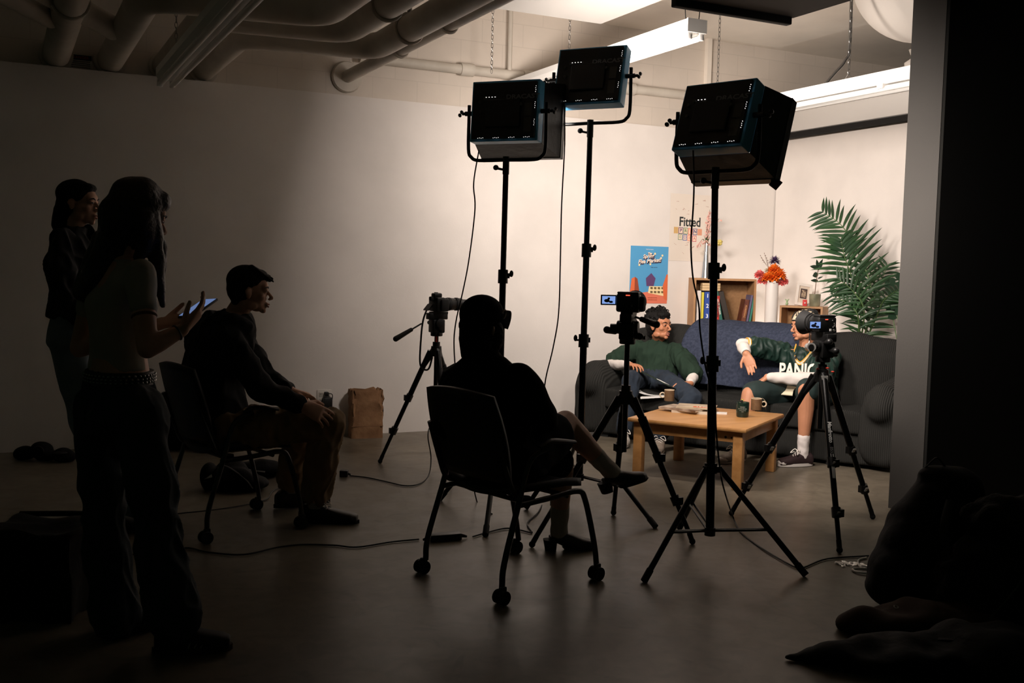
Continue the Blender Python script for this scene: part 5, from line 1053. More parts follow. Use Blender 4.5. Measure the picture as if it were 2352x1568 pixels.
obj('flared_jeans', g, M_JEAN2, t, vox=.009, sm=4, disp=(8, .014), fold=1.2)
bl = obj('studded_belt', MB().loft([(pel + V((0, 0, .060)), S_ * .155, W_ * .121), (pel + V((0, 0, .108)), S_ * .150, W_ * .116)], 40, 2.2), mat('belt_leather', (30, 28, 24), .5), t)
for k in range(44):
    for q in (.072, .084, .096):
        a = 2 * pi * k / 44 + (q > .09) * .07; c = pel + V((0, 0, q)) + S_ * (.154 * math.copysign(abs(math.cos(a)) ** (2 / 2.2), math.cos(a))) + W_ * (.120 * math.copysign(abs(math.sin(a)) ** (2 / 2.2), math.sin(a)))
        if c.dot(FW) < pel.dot(FW) + .03 and c.z: obj('stud', MB().sph(c, .0052, 6), CHROME, bl)
h = MB(HM); h.ell((0, -.018, .048), (.086, .106, .086), None, 20, 12).ell((0, -.045, -.01), (.085, .085, .10)).ell((0, .05, .07), (.065, .05, .045))
h.T = None
h.limb([(HM @ V((0, -.05, -.02)), .085), (Ld(270, 570, 3.84), .078), (Ld(235, 620, 3.84), .070), (Ld(205, 665, 3.86), .052)]); h.limb([(Ld(245, 560, 3.9), .06), (Ld(212, 640, 3.9), .055), (Ld(190, 668, 3.92), .040)])
h.limb([(HM @ V((.06, .03, .0)), .030), (Ld(358, 560, 3.80), .030), (Ld(362, 640, 3.80), .026), (Ld(374, 700, 3.80), .016)]); h.limb([(HM @ V((.07, .0, -.02)), .045), (Ld(335, 560, 3.78), .038), (Ld(318, 590, 3.76), .02)])
h.limb([(HM @ V((-.05, .06, .0)), .028), (Ld(370, 560, 3.9), .022), (Ld(368, 640, 3.9), .018)])
obj('long_hair', h, M_HAIRBR, t, vox=.007, sm=4, disp=(16, .008))
for an, d_, m in ((anR, N_(R0 * .93 + F0 * .2), 0), (anL, N_(R0 * .8 + F0 * .6), 1)):
    up_ = sneaker(t, V((an.x, an.y, .075)) + d_ * (.03 if m == 0 else .02), d_, mat('black_suede_trainer', (20, 20, 20), .8), False, mat('gum_sole', (60, 48, 38), .7), .27, .068)
    o = V((an.x, an.y, .075)) + d_ * .03; s = d_.cross(ZZ).normalized()
    for k in range(3): obj('side_stripe', MB().tube([o + d_ * (.06 + .022 * k) + s * .036 + V((0, 0, -.012)), o + d_ * (.045 + .022 * k) + s * .047 + V((0, 0, -.048))], .0045, 6, 1, .5), mat('stripe_white', (150, 146, 138), .7), up_)
tl = thing('phone', 'phone with a lit blue screen in the hands of the person in the grey tee', 'phone', ph); pd = N_(Ld(488, 688, 3.86) - Ld(430, 728, 3.74)); PT = axes(ph, pd, pd.cross(N_(V((0, 0, .96)) - F0 * .20 - R0 * .18)), N_(V((0, 0, .96)) - F0 * .20 - R0 * .18))
pb_ = obj('phone_body', MB(PT).box((0, 0, 0), (.15, .073, .009)), BLK, tl, bevel=.003); obj('phone_screen', MB(PT).box((0, 0, .0052), (.138, .064, .001)), emitmat('phone_glow', (.28, .42, .85), .40), pb_)
obj('wrist_band', MB().ring(wR + (elR - wR).normalized() * .02, (elR - wR), .027, .0035, 24, 6), BLK, bd_)
# ---------------------------------------------------------------- standing woman in profile, far left
d0 = 5.45; W_ = N_(R0 * .97 + F0 * .1); S_ = N_(W_.cross(ZZ)); hd = Ld(182, 466, d0); HM = headM(hd, N_(W_ - F0 * .12 + V((0, 0, -.05))), ZZ, 1.0)
pel = Ld(172, 755, d0); wst = Ld(172, 680, d0); cst = Ld(172, 600, d0); nkb = Ld(176, 528, d0); ft1 = G(250, 1222); ft2 = G(285, 1210)
t = person('person in dark shirt standing in profile, farthest left, behind the one with the phone', (ft1 + ft2) / 2)
b = MB(); head(b, HM, True); b.limb([(HM @ V((0, -.025, -.06)), .046), (nkb, .05)])
torso(b, [(pel, S_ * .15, W_ * .11), (wst, S_ * .125, W_ * .09), (cst, S_ * .15, W_ * .11), (nkb - V((0, 0, .06)), S_ * .12, W_ * .06)])
shR = nkb + S_ * .17 - V((0, 0, .06)) - W_ * .02; shL = nkb - S_ * .17 - V((0, 0, .06)); elR = Ld(142, 680, d0 - .22); wR = Ld(185, 735, d0 - .15); elL = Ld(190, 690, d0 + .2); wL = Ld(225, 740, d0 + .12)
b.limb([(shR - ZZ * .02, .038), (elR, .036), (wR, .024)]); b.limb([(shL - ZZ * .02, .038), (elL, .036), (wL, .024)]); hand(b, wR, W_ - ZZ * .3, -S_, 1, .5); hand(b, wL, W_ - ZZ * .3, S_, -1, .5)
an1 = V((ft1.x, ft1.y, .08)); an2 = V((ft2.x, ft2.y, .08)) - S_ * .1; kn1 = Ld(205, 985, d0 - .08); kn2 = Ld(225, 985, d0 + .1); hp1 = pel + S_ * .09 - ZZ * .06; hp2 = pel - S_ * .09 - ZZ * .06
b.limb([(hp1, .08), (kn1, .055), (an1, .038)]); b.limb([(hp2, .08), (kn2, .055), (an2, .038)])
bd_ = body_obj(t, b, M_SKIN_L, .0055, 3); face(bd_, HM, M_HAIRBR)
g = MB(); torso(g, [(Ld(168, 728, d0), S_ * .17, W_ * .125), (wst, S_ * .165, W_ * .12), (cst, S_ * .185, W_ * .13), (nkb - V((0, 0, .06)), S_ * .17, W_ * .09), (nkb + V((0, 0, .01)), S_ * .065, W_ * .062)])
g.limb([(shR, .062), (elR, .062), (elR.lerp(wR, .85), .052)]); g.limb([(shL, .06), (elL, .06), (elL.lerp(wL, .8), .045)]); g.cap(nkb + W_ * .06 + ZZ * .01, .02, nkb + W_ * .09 - ZZ * .05, .02)
obj('dark_shirt', g, mat('black_shirt', (20, 20, 22), .9), t, vox=.008, sm=4, disp=(9, .016), fold=1)
g = MB(); g.limb([(hp1, .10), (kn1, .085), (an1 + ZZ * .03, .085)]); g.limb([(hp2, .10), (kn2, .085), (an2 + ZZ * .03, .085)]); torso(g, [(pel + ZZ * .08, S_ * .14, W_ * .11), (pel - ZZ * .08, S_ * .165, W_ * .13)])
obj('light_jeans', g, M_LTJ, t, vox=.010, sm=4, disp=(8, .015))
h = MB(HM); h.ell((0, -.022, .046), (.082, .100, .082), None, 18, 12).ell((0, -.055, -.02), (.078, .065, .085)); h.limb([((0, -.07, -.05), .062), ((.01, -.085, -.12), .052), ((.02, -.06, -.17), .03)]); h.ell((0, .042, .082), (.055, .045, .028))
obj('dark_hair', h, M_HAIRB, t, vox=.006, sm=4, disp=(14, .006))
for an in (an1, an2): sneaker(t, an, W_, mat('dark_shoe', (28, 26, 26), .7), False, RUB, .25, .07)
# ---------------------------------------------------------------- seated man at left
W_ = N_(V((math.cos(yb + pi / 2), math.sin(yb + pi / 2), 0))); S_ = N_(W_.cross(ZZ)); d0 = 5.55
hd = Ld(574, 668, d0 - .02); HM = headM(hd, N_(R0 * .95 + F0 * .25 + V((0, 0, -.06))), ZZ, 1.04)
pel = MBk @ V((0, -.08, .56)); wst = Ld(488, 880, d0); cst = Ld(500, 790, d0); nkb = Ld(543, 722, d0)
shR = Ld(520, 778, d0 - .17); shL = Ld(545, 775, d0 + .17); elR = Ld(598, 893, d0 - .16); wR = Ld(694, 930, d0 - .15); elL = Ld(610, 868, d0 + .2); wL = Ld(668, 898, d0 + .16)
knR = Ld(755, 972, d0 - .02); knL = Ld(690, 975, d0 + .24); anR = G(725, 1198) + ZZ * .10; anL = G(668, 1165) + ZZ * .11; hpR = pel + S_ * .10 - ZZ * .02; hpL = pel - S_ * .10 - ZZ * .02
t = person('short-haired person hunched in profile on the left chair, hands on knees', pel)
b = MB(); head(b, HM); b.limb([(HM @ V((0, -.03, -.06)), .056), (nkb, .062)])
def tor(b, P, g=0): 
    torso(b, [(P[0] - ZZ * .04, S_ * (.16 + g), W_ * (.13 + g)), (P[1], S_ * (.155 + g), N_(W_ - ZZ * .2) * (.12 + g)), (P[2], S_ * (.18 + g), N_(W_ - ZZ * .35) * (.125 + g)), (P[3] - ZZ * .03 - W_ * .03, S_ * (.15 + g), N_(W_ - ZZ * .5) * (.085 + g)), (P[3] + ZZ * .01, S_ * (.062 + g * .6), W_ * (.06 + g * .6))])
tor(b, (pel, wst, cst, nkb)); b.limb([(shR, .055), (elR, .045), (wR, .029)]); b.limb([(shL, .055), (elL, .045), (wL, .029)])
hand(b, wR, N_(R0 * .85 - ZZ * .42 + F0 * .1), N_(F0 * .75 - ZZ * .6), 1, .34, 1.18, .12); hand(b, wL, N_(W_ * .9 - ZZ * .22 + S_ * .1), N_(-ZZ), -1, .45, 1.1, .05)
b.limb([(hpR, .09), (knR, .06), (anR, .04)]); b.limb([(hpL, .09), (knL, .06), (anL, .04)])
bd_ = body_obj(t, b, M_SKIN_L, .0055, 3); face(bd_, HM, M_HAIRBR)
g = MB(); tor(g, (pel, wst, cst, nkb), .03); g.limb([(Ld(522, 738, d0), .068), (Ld(500, 775, d0), .108), (Ld(482, 830, d0), .135), (Ld(480, 885, d0), .142), (Ld(486, 930, d0), .14)]); [g.cap(Ld(x_, y_, d0 - q_ * .12), r_, Ld(x_, y_, d0 + q_ * .12), r_) for x_, y_, r_, q_ in ((508, 775, .09, 1), (490, 830, .12, .8), (486, 890, .13, .7))]; g.limb([(shR, .078), (shR.lerp(elR, .5), .080), (elR, .070), (elR.lerp(wR, .85), .050)]); g.limb([(shL, .078), (elL, .068), (elL.lerp(wL, .85), .050)])
obj('dark_sweatshirt', g, mat('black_sweatshirt', (15, 15, 16), .95), t, vox=.008, sm=12, disp=(8, .014), fold=.8)
g = MB(); g.limb([(hpR, .115), (knR, .088), (anR + ZZ * .07, .082)]); g.limb([(hpL, .115), (knL, .088), (anL + ZZ * .06, .082)]); g.limb([(hpR, .12), (hpL, .12)])
obj('khaki_trousers', g, mat('khaki_cotton', (146, 122, 88), .9, nz=6, c2=(128, 104, 74)), t, vox=.009, sm=4, disp=(9, .014), fold=1.2)
for an in (anR, anL): obj('white_sock', MB().cyl(an - ZZ * .02, an + ZZ * .08, .046, .046), mat('grey_sock', (150, 146, 138), .9), t)
for an, dz, dr in ((anR, 0, N_(R0 * .95 - F0 * .02)), (anL, .0, N_(R0 * .5 + F0 * .3 + ZZ * .0))): sneaker(t, an - ZZ * .015, dr, mat('dark_leather_shoe', (24, 20, 18), .45), True, RUB, .33, .082, None, 4)
h = MB(HM); h.ell((0, -.024, .052), (.082, .100, .082), None, 18, 12).ell((0, -.045, .015), (.078, .076, .090)).ell((0, .040, .084), (.064, .046, .032)).ell((0, -.052, -.055), (.050, .040, .045))
for k in range(26):
    x = random.uniform(-.05, .05); h.cap((x, .0, .125), .012, (x * 1.1, .100 + random.uniform(-.02, .012), .066 + random.uniform(-.012, .02)), .005)
obj('short_hair', h, M_HAIRB, t, vox=.005, sm=2)
# ---------------------------------------------------------------- capped person in the foreground chair
W_ = N_(V((math.cos(yf + pi / 2), math.sin(yf + pi / 2), 0))); S_ = N_(W_.cross(ZZ)); pel = MF @ V((0, -.07, .55)); d0 = depth(pel)
hd = Ld(1110, 752, d0 + .02); HM = headM(hd, N_(R0 * .72 + F0 * .70 + V((0, 0, .0))), ZZ, 1.0)
wst = Ld(1110, 985, d0); cst = Ld(1112, 905, d0); nkb = Ld(1110, 822, d0 + .01)
LR = N_(S_ * .8 + R0 * .5); shR = Ld(1188, 868, d0 - .08); shL = Ld(1058, 868, d0 + .10); elR = Ld(1240, 940, d0 + .02); wR = Ld(1262, 990, d0 + .22); elL = Ld(1100, 960, d0 + .38); wL = Ld(1180, 990, d0 + .42)
knR = Ld(1298, 972, d0 + .36); anR = Ld(1402, 1082, d0 + .52); knL = Ld(1290, 1058, d0 + .40); anL = G(1283, 1262) + ZZ * .10; hpR = pel + S_ * .09 - ZZ * .02; hpL = pel - S_ * .09 - ZZ * .02
t = person('person in black cap and black clothes, legs crossed, on the centre foreground chair', pel)
b = MB(); head(b, HM, True); b.limb([(HM @ V((0, -.03, -.06)), .048), (nkb, .055)])
FF = W_
def tor2(b, g=0): torso(b, [(pel - ZZ * .05, S_ * (.19 + g), FF * (.14 + g)), (wst, N_(RT + S_) * (.16 + g), FF * (.12 + g)), (cst, N_(R0 - F0 * .5) * (.175 + g), N_(F0 + R0 * .5) * (.115 + g)), (nkb - ZZ * .065, N_(R0 - F0 * .5) * (.165 + g), N_(F0 + R0 * .5) * (.085 + g)), (nkb + ZZ * .005, R0 * (.062 + g * .7), F0 * (.06 + g * .7))])
tor2(b); b.limb([(shR, .05), (elR, .04), (wR, .026)]); b.limb([(shL, .05), (elL, .04), (wL, .026)]); hand(b, wR, W_, -ZZ, 1, .5); hand(b, wL, W_, -ZZ, -1, .5)
b.limb([(hpR, .088), (knR, .064), (knR.lerp(anR, .3), .060), (knR.lerp(anR, .75), .043), (anR, .038)]); b.limb([(hpL, .088), (knL, .062), (knL.lerp(anL, .3), .058), (knL.lerp(anL, .7), .045), (anL, .038)])
bd_ = body_obj(t, b, M_SKIN_L, .0055, 3); face(bd_, HM, M_HAIRBR)
g = MB(); tor2(g, .035); g.limb([(shR, .072), (shR.lerp(elR, .5), .078), (elR, .068), (elR.lerp(wR, .8), .052)]); g.limb([(shL, .070), (elL, .062), (wL, .05)]); g.limb([(nkb, .085), (nkb + ZZ * .02, .075)]); g.ell(Ld(1125, 890, d0), (.22, .14, .13), Matrix.Rotation(-.5, 3, 'Z')); g.ell(Ld(1118, 850, d0), (.13, .10, .08), Matrix.Rotation(-.5, 3, 'Z')); g.ell(Ld(1125, 990, d0 + .02), (.21, .17, .22), Matrix.Rotation(-.5, 3, 'Z'))
obj('black_jacket', g, mat('black_cotton', (9, 9, 9), 1, spec=.1), t, vox=.008, sm=4, disp=(8, .018))
g = MB(); g.limb([(hpR, .125), (hpR.lerp(knR, .75), .10)]); g.limb([(hpL, .125), (hpL.lerp(knL, .9), .10)]); g.limb([(hpR, .125), (hpL, .125)])
obj('black_skirt', g, mat('black_skirt_cloth', (10, 10, 10), 1, spec=.1), t, vox=.009, sm=4, disp=(8, .02))
for kn, an in ((knR, anR), (knL, anL)): obj('sock', MB().limb([(an - (kn - an).normalized() * .02, .046), (an.lerp(kn, .12), .045), (an.lerp(kn, .34), .049)]), mat('grey_white_sock', (170, 164, 154), .9, bump=(50, .3)), t, vox=.006, sm=2, disp=(20, .004))
def clog(an, d, up):
    d = N_(d); s = d.cross(N_(up)).normalized(); u = s.cross(d); o = V(an); b = MB()
    b.loft([(o + d * x + u * z, s * w, u * h_) for x, z, w, h_ in ((-.05, -.035, .030, .012), (-.02, -.040, .038, .020), (.03, -.045, .042, .040), (.07, -.056, .046, .040), (.12, -.070, .048, .034), (.16, -.075, .040, .028), (.185, -.076, .02, .018))], 18, 2.4)
    c = obj('clog', b, mat('dark_leather_clog', (30, 24, 22), .4), t, vox=.006, sm=3)
    obj('heel', MB().loft([(o - d * .045 + u * -.045, s * .034, d * .036), (o - d * .042 + u * -.10, s * .028, d * .028)], 16, 3), RUB, c); obj('clog_sole', MB().loft([(o + d * .105 + u * -.098, s * .038, d * .075), (o + d * .105 + u * -.086, s * .044, d * .088)], 20, 2.6), RUB, c)
clog(anL, N_(R0 * .95 + F0 * .15), ZZ); clog(anR, N_(R0 * .90 + F0 * .3 + ZZ * .24), N_(ZZ - R0 * .25))
M_CAP = mat('black_cap_cloth', (10, 10, 11), .95, spec=.1)
h = MB(HM); h.ell((0, -.012, .062), (.092, .112, .090), None, 22, 14).ell((0, -.03, .01), (.090, .095, .06)); cp = obj('cap', h, M_CAP, t, vox=.006, sm=3)
h = MB(HM); nu_ = 14
for lay in (0, -.006):
    for i in range(nu_ + 1):
        u = -1 + 2 * i / nu_
        for k in range(7):
            v_ = k / 6; h.v.append(HM @ V((u * (.078 - .022 * v_ ** 2), .066 - .03 * u * u + v_ * .100 * math.sqrt(max(0, 1 - .55 * u * u)), .088 - .078 * u * u - .012 * v_ + lay)))
m7 = (nu_ + 1) * 7
for i in range(nu_):
    for k in range(6):
        a = i * 7 + k; h.f.append((a, a + 1, a + 8, a + 7)); h.f.append((m7 + a + 7, m7 + a + 8, m7 + a + 1, m7 + a))
for k in range(6): h.f.append((k + 1, k, m7 + k, m7 + k + 1)); a = nu_ * 7 + k; h.f.append((a, a + 1, m7 + a + 1, m7 + a))
for i in range(nu_): a = i * 7 + 6; h.f.append((a + 7, a, m7 + a, m7 + a + 7)); a = i * 7; h.f.append((a, a + 7, m7 + a + 7, m7 + a))
obj('cap_brim', h, M_CAP, cp)
obj('cap_emblem', MB(HM).tube([(.083, .035, .07), (.075, .062, .085), (.062, .08, .07), (.075, .062, .05), (.083, .045, .045), (.080, .05, .065)], .0035, 6, 5), mat('dull_gold_thread', (90, 74, 50), .7), cp)
h = MB(HM); h.ell((0, -.045, -.02), (.084, .074, .085)).ell((.066, .022, -.035), (.026, .046, .070)).ell((-.066, .022, -.035), (.026, .046, .070)); h.limb([((.03, -.05, -.05), .055), ((.045, -.035, -.115), .045), ((.075, -.01, -.155), .018)]); h.limb([((-.03, -.05, -.05), .055), ((-.05, -.035, -.125), .042), ((-.078, -.02, -.165), .018)])
for k in range(14): 
    a = random.uniform(-1, 1); h.tube([(.07 * (1 if a > 0 else -1), -.03 + .03 * a, -.02), (.085 * (1 if a > 0 else -1) + .01 * a, -.01 + .04 * a, -.09), (.09 * (1 if a > 0 else -1) + .03 * a, -.02 + .03 * a, -.165 + .02 * a)], .0014, 5, 4)
obj('shoulder_length_hair', h, M_HAIRB, t, vox=.0045, sm=1)
# ============================================================ FLOOR ITEMS AND CABLES
def cable(name, label, pts, r=.0042, cat='cable', m=CORD, grp=None):
    c = pts[0]; return tag(obj(name, MB().tube(pts, r, 8, 6), m, loc=c), label, cat, grp)
def gz(px, py, z=.006): return G(px, py, z)
# lamp cords
for nm, dd_, P, last in (('black power cord hanging from the left studio light', dL, [(1100, 345), (1088, 420), (1091, 480), (1078, 590), (1064, 665), (1047, 740), (1043, 800), (1052, 900), (1075, 1020)], (1095, 1150)),
    ('black power cord hanging from the middle bare studio light', dM, [(1296, 235), (1297, 330), (1290, 470), (1287, 600), (1283, 720), (1270, 800), (1251, 885), (1245, 1000)], (1252, 1120))):
    pts = [D(x, y, dd_ - .03) for x, y in P]; e = gz(*last)
    if nm.find('middle') > 0: pts += [e, gz(1240, 1170), gz(1212, 1200), gz(1222, 1222)]
    else: pts += [e, gz(1130, 1180)]
    cable('lamp_cable', nm, pts)
cable('lamp_cable', 'black power cord winding down the nearest light stand and out over the floor', [D(x, y, dR - .04) for x, y in [(1592, 345), (1594, 420), (1592, 480), (1587, 560), (1592, 640), (1605, 700), (1608, 760), (1622, 850), (1641, 910), (1645, 990), (1653, 1070), (1662, 1120)]] + [gz(1682, 1182, .05), gz(1702, 1222), gz(1755, 1262), gz(1822, 1300), gz(1845, 1303), gz(1900, 1283), gz(1995, 1276)])
# laptop style power brick
p = gz(1022, 1240, 0); a_ = N_(gz(1066, 1236, 0) - gz(978, 1243, 0)); BM = axes(p + ZZ * .019, a_, ZZ.cross(a_), ZZ)
tb1 = thing('power_brick', 'long black power supply brick on the floor behind the centre chair', 'power supply', p)
obj('case', MB(BM).box((0, 0, 0), (.17, .062, .036)), mat('brick_plastic', (26, 26, 26), .4), tb1, bevel=.006)
for s in (-1, 1): obj('cord_boot', MB(BM).cyl((s * .085, 0, 0), (s * .12, 0, -.008), .011, .006), RUB, tb1)
cable('floor_cable', 'black cable running from the long power brick far to the left along the floor', [gz(962, 1238), gz(900, 1244), gz(820, 1256), gz(770, 1252), gz(700, 1250), gz(640, 1256), gz(560, 1273), (gz(480, 1268)), gz(425, 1258), gz(380, 1280), gz(300, 1272), gz(200, 1262), gz(120, 1264)])
cable('floor_cable', 'short black cable from the long power brick to the right behind the chair legs', [gz(1086, 1232), gz(1120, 1222), gz(1160, 1213), gz(1190, 1216), gz(1222, 1224)])
cable('floor_cable', 'thin black cable crossing the dark floor behind the left chair', [gz(-20, 1216), gz(60, 1214), gz(150, 1205), gz(200, 1215), gz(320, 1192), gz(410, 1179), gz(487, 1171), gz(564, 1159), gz(612, 1146), gz(632, 1124), gz(700, 1112), gz(770, 1100)], .0036)
cable('floor_cable', 'black cable lying along the bottom left floor edge beside the dark fabric crate', [gz(150, 1330), gz(200, 1326), gz(240, 1322)], .005)
p = gz(790, 1094, 0); tb2 = thing('small_power_brick', 'small square power adapter on the floor right of the short-haired seated person', 'power supply', p)
obj('case', MB(axes(p + ZZ * .022, R0, F0, ZZ)).box((0, 0, 0), (.055, .05, .044)), BLK, tb2, bevel=.005); obj('cord_boot', MB().cyl(p + R0 * .027 + ZZ * .02, p + R0 * .045 + ZZ * .014, .008, .005), RUB, tb2)
cable('floor_cable', 'black cable looping from the small adapter up to the left light stand', [gz(803, 1092), gz(840, 1096), gz(880, 1104), gz(930, 1115), gz(965, 1110), gz(985, 1090), G(990, 1050, .10), G(983, 1000, .26), G(992, 970, .33), G(1012, 950, .38)])
# paper bag
p = gz(841, 1004, 0); t = thing('paper_bag', 'crumpled brown paper bag standing against the back wall', 'bag', p)
BG = axes(p + V((0, .02, 0)), (1, 0, 0), (0, 1, 0), (0, 0, 1)) @ Matrix.Rotation(-.12, 4, 'Z')
vs = []; fs = []; random.seed(4); nr, nc = 12, 32
for i in range(nr):
    z = .40 * i / (nr - 1)
    for j in range(nc):
        a = 2 * pi * j / nc; x = .135 * math.copysign(abs(math.cos(a)) ** .28, math.cos(a)); y = .075 * math.copysign(abs(math.sin(a)) ** .28, math.sin(a)); f = i / (nr - 1)
        x += .016 * noise.noise(V((j * .7, i * .8, 0))) * (.4 + f); y += .03 * noise.noise(V((j * .6, i * .7, 9))) * (.3 + f); zz = z + (.018 * noise.noise(V((j * 1.1, 3, 3))) if i == nr - 1 else 0)
        vs.append(BG @ V((x, y, zz)))
for i in range(nr - 1):
    for j in range(nc): fs.append((i * nc + j, i * nc + (j + 1) % nc, (i + 1) * nc + (j + 1) % nc, (i + 1) * nc + j))
fs.append(tuple(reversed(range(nc)))); b = MB(); b.v = vs; b.f = fs; obj('sack', b, mat('kraft_paper', (150, 112, 78), .85, nz=9, c2=(128, 92, 62), bump=(18, .7)), t)
obj('bottom_fold', MB(BG).box((0, -.076, .10), (.262, .004, .006)), mat('kraft_fold', (120, 86, 58), .85), t)
# outlet
p = WY(745, 912, YW - .004); t = thing('wall_outlet', 'white double wall outlet low on the back wall', 'outlet', p)
obj('cover_plate', MB().box(p, (.125, .008, .125)), mat('outlet_white', (214, 208, 200), .4), t, bevel=.003)
for dx in (-.03, .03):
    for dz in (-.026, .026):
        k = obj('socket', MB().box(p + V((dx, -.006, dz)), (.034, .004, .040)), mat('socket_ivory', (196, 190, 180), .4), t, bevel=.003)
        for q in (-.007, .007): obj('slot', MB().box(p + V((dx + q, -.009, dz + .004)), (.003, .002, .010)), BLK, k)
q = WY(752, 922, YW - .035); t = thing('plug_adapter', 'black plug adapter hanging from the wall outlet', 'plug', q)
obj('adapter_body', MB().box(q + V((0, 0, -.02)), (.075, .05, .11)), BLK, t, bevel=.006); obj('plug_head', MB().box(q + V((-.005, .012, .062)), (.03, .04, .035)), BLK, t, bevel=.004)
obj('cord', MB().tube([q + V((.005, 0, .07)), q + V((.04, -.01, .05)), q + V((.02, -.01, -.06)), q + V((.0, -.01, -.2)), V((q.x, q.y - .02, .02))], .004, 6, 6), CORD, t)
# silver can
p = gz(1309, 980, 0); t = thing('drinks_can', 'small silver can on the floor by the left end of the sofa', 'can', p)
obj('can_body', MB().lathe([(.001, 0), (.026, 0), (.033, .01), (.033, .108), (.027, .12), (.024, .118), (.001, .117)], p, 26), mat('can_metal', (170, 168, 164), .3, .9), t); obj('pull_tab', MB().ell(p + V((0, 0, .120)), (.008, .012, .001)), M_SIL, t)
# bags ----------------------------------------------------------
def lump(name, label, cat, parts, m, disp=(7, .05), vox=.014, sm=6, extra=None, pn='body'):
    c = V(parts[0][0]); t = thing(name, label, cat, (c.x, c.y, 0)); b = MB()
    for ctr_, r in parts: b.ell(ctr_, r, Matrix.Rotation(math.atan2(R0.y, R0.x), 3, 'Z'), 20, 12)
    o = obj(pn, b, m, t, vox=vox, sm=sm, disp=disp)
    for v in o.data.vertices:
        if v.co.z < .004: v.co.z = .004
    return t
M_NYL = mat('black_nylon', (13, 13, 14), .8, spec=.2, bump=(24, .4)); M_BRN = mat('brown_coat_cloth', (52, 34, 20), .95, bump=(20, .4)); M_STRAPW = mat('pale_strip', (150, 152, 150), .6)
p = gz(408, 1030, 0); t = lump('duffel_bag', 'black duffel bag by the wall, behind the left chair back', 'bag', [(p + ZZ * .16, (.24, .16, .17)), (p + R0 * .22 + ZZ * .17, (.22, .16, .17)), (p - R0 * .1 + ZZ * .1, (.2, .16, .11))], M_NYL)
obj('zip', MB().tube([p - R0 * .12 - F0 * .15 + ZZ * .2, p - F0 * .17 + ZZ * .24, p + R0 * .25 - F0 * .15 + ZZ * .24], .006, 6, 6), M_STRAPW if False else BLK, t); obj('handle', MB().tube([p - R0 * .05 - F0 * .15 + ZZ * .26, p - F0 * .16 + ZZ * .36, p + R0 * .15 - F0 * .15 + ZZ * .35, p + R0 * .2 - F0 * .15 + ZZ * .26], .011, 6, 6, .4), M_NYL, t)
p = gz(532, 1124, 0); t = lump('slouched_bag', 'slouched black bag with a white corner under the left chair', 'bag', [(p + ZZ * .07, (.17, .13, .08)), (p + R0 * .0 + ZZ * .10 + F0 * .04, (.11, .09, .08)), (p + R0 * .13 + ZZ * .04, (.10, .09, .045)), (p - R0 * .14 + ZZ * .08, (.05, .08, .08))], M_NYL, (9, .035), .01, 4)
obj('white_corner', MB(axes(p - R0 * .10 - F0 * .125 + ZZ * .10, R0, ZZ, -F0)).prism([(-.035, -.012), (.01, .02), (.014, .002)], Matrix.Identity(4), .004), M_STRAPW, t)
obj('strap', MB().tube([p - R0 * .1 - F0 * .08 + ZZ * .12, p - R0 * .02 - F0 * .1 + ZZ * .17, p + R0 * .1 - F0 * .1 + ZZ * .1, p + R0 * .16 - F0 * .1 + ZZ * .03], .010, 6, 6, .4), BLKM, t)
p = gz(598, 1092, 0); t = lump('flat_pouch', 'low black pouch with a pale rim behind the slouched bag', 'bag', [(p + ZZ * .05, (.17, .12, .055)), (p + R0 * .03 + ZZ * .07, (.10, .08, .045))], M_NYL, (9, .02), .01, 4)
obj('pale_rim', MB().tube([p - R0 * .1 - F0 * .10 + ZZ * .075, p - R0 * .03 - F0 * .125 + ZZ * .06, p + R0 * .06 - F0 * .12 + ZZ * .05], .005, 6, 6), M_STRAPW, t)
p = gz(78, 1056, 0); t = lump('black_bundle', 'low black two-lobed bundle at the foot of the wall, far left', 'bundle', [(p + R0 * .06 + ZZ * .065, (.08, .07, .07)), (p - R0 * .06 + ZZ * .045, (.07, .07, .048)), (p + R0 * .1 + ZZ * .035, (.06, .06, .038))], M_NYL, (9, .015), .008, 3); obj('loop', MB().ring(p + R0 * .06 - F0 * .06 + ZZ * .07, F0, .035, .006), BLKM, t)
p = gz(146, 1060, 0); t = lump('dark_pouch', 'small dark pouch on the floor beside the far left pair of legs', 'pouch', [(p + ZZ * .045, (.075, .07, .05)), (p + R0 * .04 + ZZ * .04, (.05, .06, .042))], M_NYL, (9, .01), .008, 3); obj('flap', MB().ell(p - F0 * .05 + ZZ * .07, (.05, .03, .012)), BLKM, t)
p = gz(62, 1436, 0); CT = axes(p + F0 * .2, R0, F0, ZZ); t = thing('fabric_crate', 'dark fabric storage crate at the left edge of the floor', 'crate', p)
obj('crate_body', MB(CT).box((-.02, 0, .17), (.36, .36, .34)), mat('dark_felt', (16, 15, 13), 1, bump=(20, .5)), t, vox=.012, sm=4, disp=(7, .03))
obj('crumpled_rim', MB(CT).tube([(-.2, -.17, .345), (-.05, -.18, .36), (.05, -.175, .335), (.15, -.17, .35), (.16, 0, .35), (.1, .17, .35), (-.2, .17, .345)], .012, 7, 6), mat('rim_cloth', (26, 24, 20), 1), t)
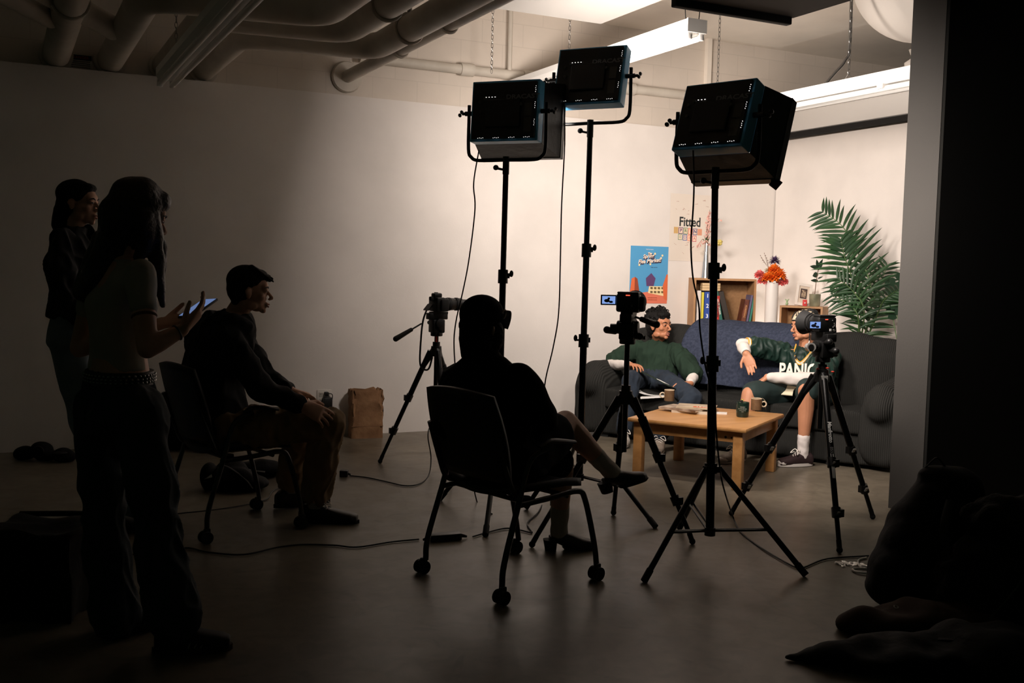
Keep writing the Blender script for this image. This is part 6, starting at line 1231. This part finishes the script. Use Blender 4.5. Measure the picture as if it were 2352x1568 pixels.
# right foreground
p = gz(2115, 1395, 0); t = lump('backpack', 'big black backpack slumped against the black wall at right', 'backpack', [(p + ZZ * .16, (.25, .2, .18)), (p + R0 * .02 + F0 * .02 + ZZ * .24, (.225, .19, .20)), (p + R0 * .06 + F0 * .06 + ZZ * .33, (.21, .17, .19)), (p + R0 * .08 + F0 * .07 + ZZ * .41, (.175, .15, .16)), (p + R0 * .12 + F0 * .08 + ZZ * .49, (.15, .12, .11)), (p + R0 * .08 + F0 * .08 + ZZ * .555, (.10, .08, .06)), (p + R0 * .3 + ZZ * .22, (.24, .2, .26)), (p - R0 * .06 - F0 * .02 + ZZ * .10, (.20, .16, .11))], M_NYL, (6, .03))
obj('shoulder_strap', MB().tube([p - F0 * .12 + ZZ * .5 + R0 * .05, p - F0 * .19 + ZZ * .38, p - F0 * .22 + ZZ * .2 + R0 * .02, p - F0 * .2 + ZZ * .06 + R0 * .05], .018, 6, 6, .3), BLKM, t); obj('grab_loop', MB().tube([p + R0 * .02 + F0 * .08 + ZZ * .60, p + R0 * .06 + F0 * .06 + ZZ * .645, p + R0 * .11 + F0 * .08 + ZZ * .60], .009, 6, 6, .5), BLKM, t)
p = gz(2060, 1452, 0); t = lump('brown_coat', 'folded dark brown coat on the floor in front of the black backpack', 'coat', [(p + ZZ * .05, (.22, .13, .06)), (p + R0 * .2 + ZZ * .06, (.25, .16, .07)), (p - R0 * .13 + ZZ * .035, (.10, .10, .045))], M_BRN, (8, .04), .012, 4, pn='folded_cloth')
for k in (0, 1): obj('button', MB().ring(p + R0 * (-.02 + .13 * k) - F0 * .03 + ZZ * .115, ZZ - F0 * .6, .008, .002, 14, 6), M_SIL, t)
p = gz(2090, 1530, 0); t = lump('black_jacket', 'black jacket spread over the floor at the bottom right corner', 'jacket', [(p + ZZ * .04, (.36, .16, .055)), (p + R0 * .3 + ZZ * .06, (.30, .22, .09)), (p - R0 * .27 + F0 * .03 + ZZ * .02, (.13, .07, .028)), (p - R0 * .36 + F0 * .04 + ZZ * .012, (.09, .035, .014))], M_NYL, (8, .03), .012, 3, pn='spread_cloth'); obj('collar', MB().tube([p + R0 * .1 + ZZ * .1, p + R0 * .2 - F0 * .05 + ZZ * .12, p + R0 * .32 + ZZ * .14], .02, 8, 6, .5), M_NYL, t)
p = gz(2330, 1440, 0); t = lump('fuzzy_jacket', 'dark fuzzy jacket heaped at the right edge beside the backpack', 'jacket', [(p + ZZ * .2, (.30, .2, .24)), (p + ZZ * .36 + R0 * .04, (.24, .16, .20)), (p - R0 * .15 + ZZ * .16, (.2, .16, .18)), (p - R0 * .02 + ZZ * .46, (.20, .14, .10))], mat('dark_fleece', (20, 18, 16), 1, bump=(60, 1)), (14, .04), pn='heaped_cloth'); obj('zip', MB().tube([p - F0 * .2 - R0 * .2 + ZZ * .1, p - F0 * .22 - R0 * .12 + ZZ * .22, p - F0 * .2 - R0 * .05 + ZZ * .32], .004, 6, 6), M_STICK, t)
# white cord and plastic scrap
p = gz(1974, 1310, .006); t = thing('white_cable', 'loops of white cord on the floor beside the black backpack', 'cord', p)
obj('cord_loop', MB().ring(p + R0 * .02, ZZ + F0 * .05, .05, .006, 30, 8), WHT, t); obj('cord_tail', MB().tube([gz(1990, 1280), gz(1972, 1286), gz(1975, 1300), gz(1990, 1305)], .005, 7, 6), WHT, t)
p = gz(1955, 1295, .004); b = MB(); random.seed(8)
for k in range(26): 
    a = random.uniform(0, 6.28); q = p + R0 * random.uniform(-.06, .06) + F0 * random.uniform(-.03, .03); leaf(b, q, V((math.cos(a), math.sin(a), .35)), .035, .010, .5, n=3)
tag(obj('plastic_scrap', b, mat('clear_wrap', (190, 186, 176), .2, trans=.5), loc=p), 'crumpled clear plastic wrap on the floor near the white cord', 'wrapper')
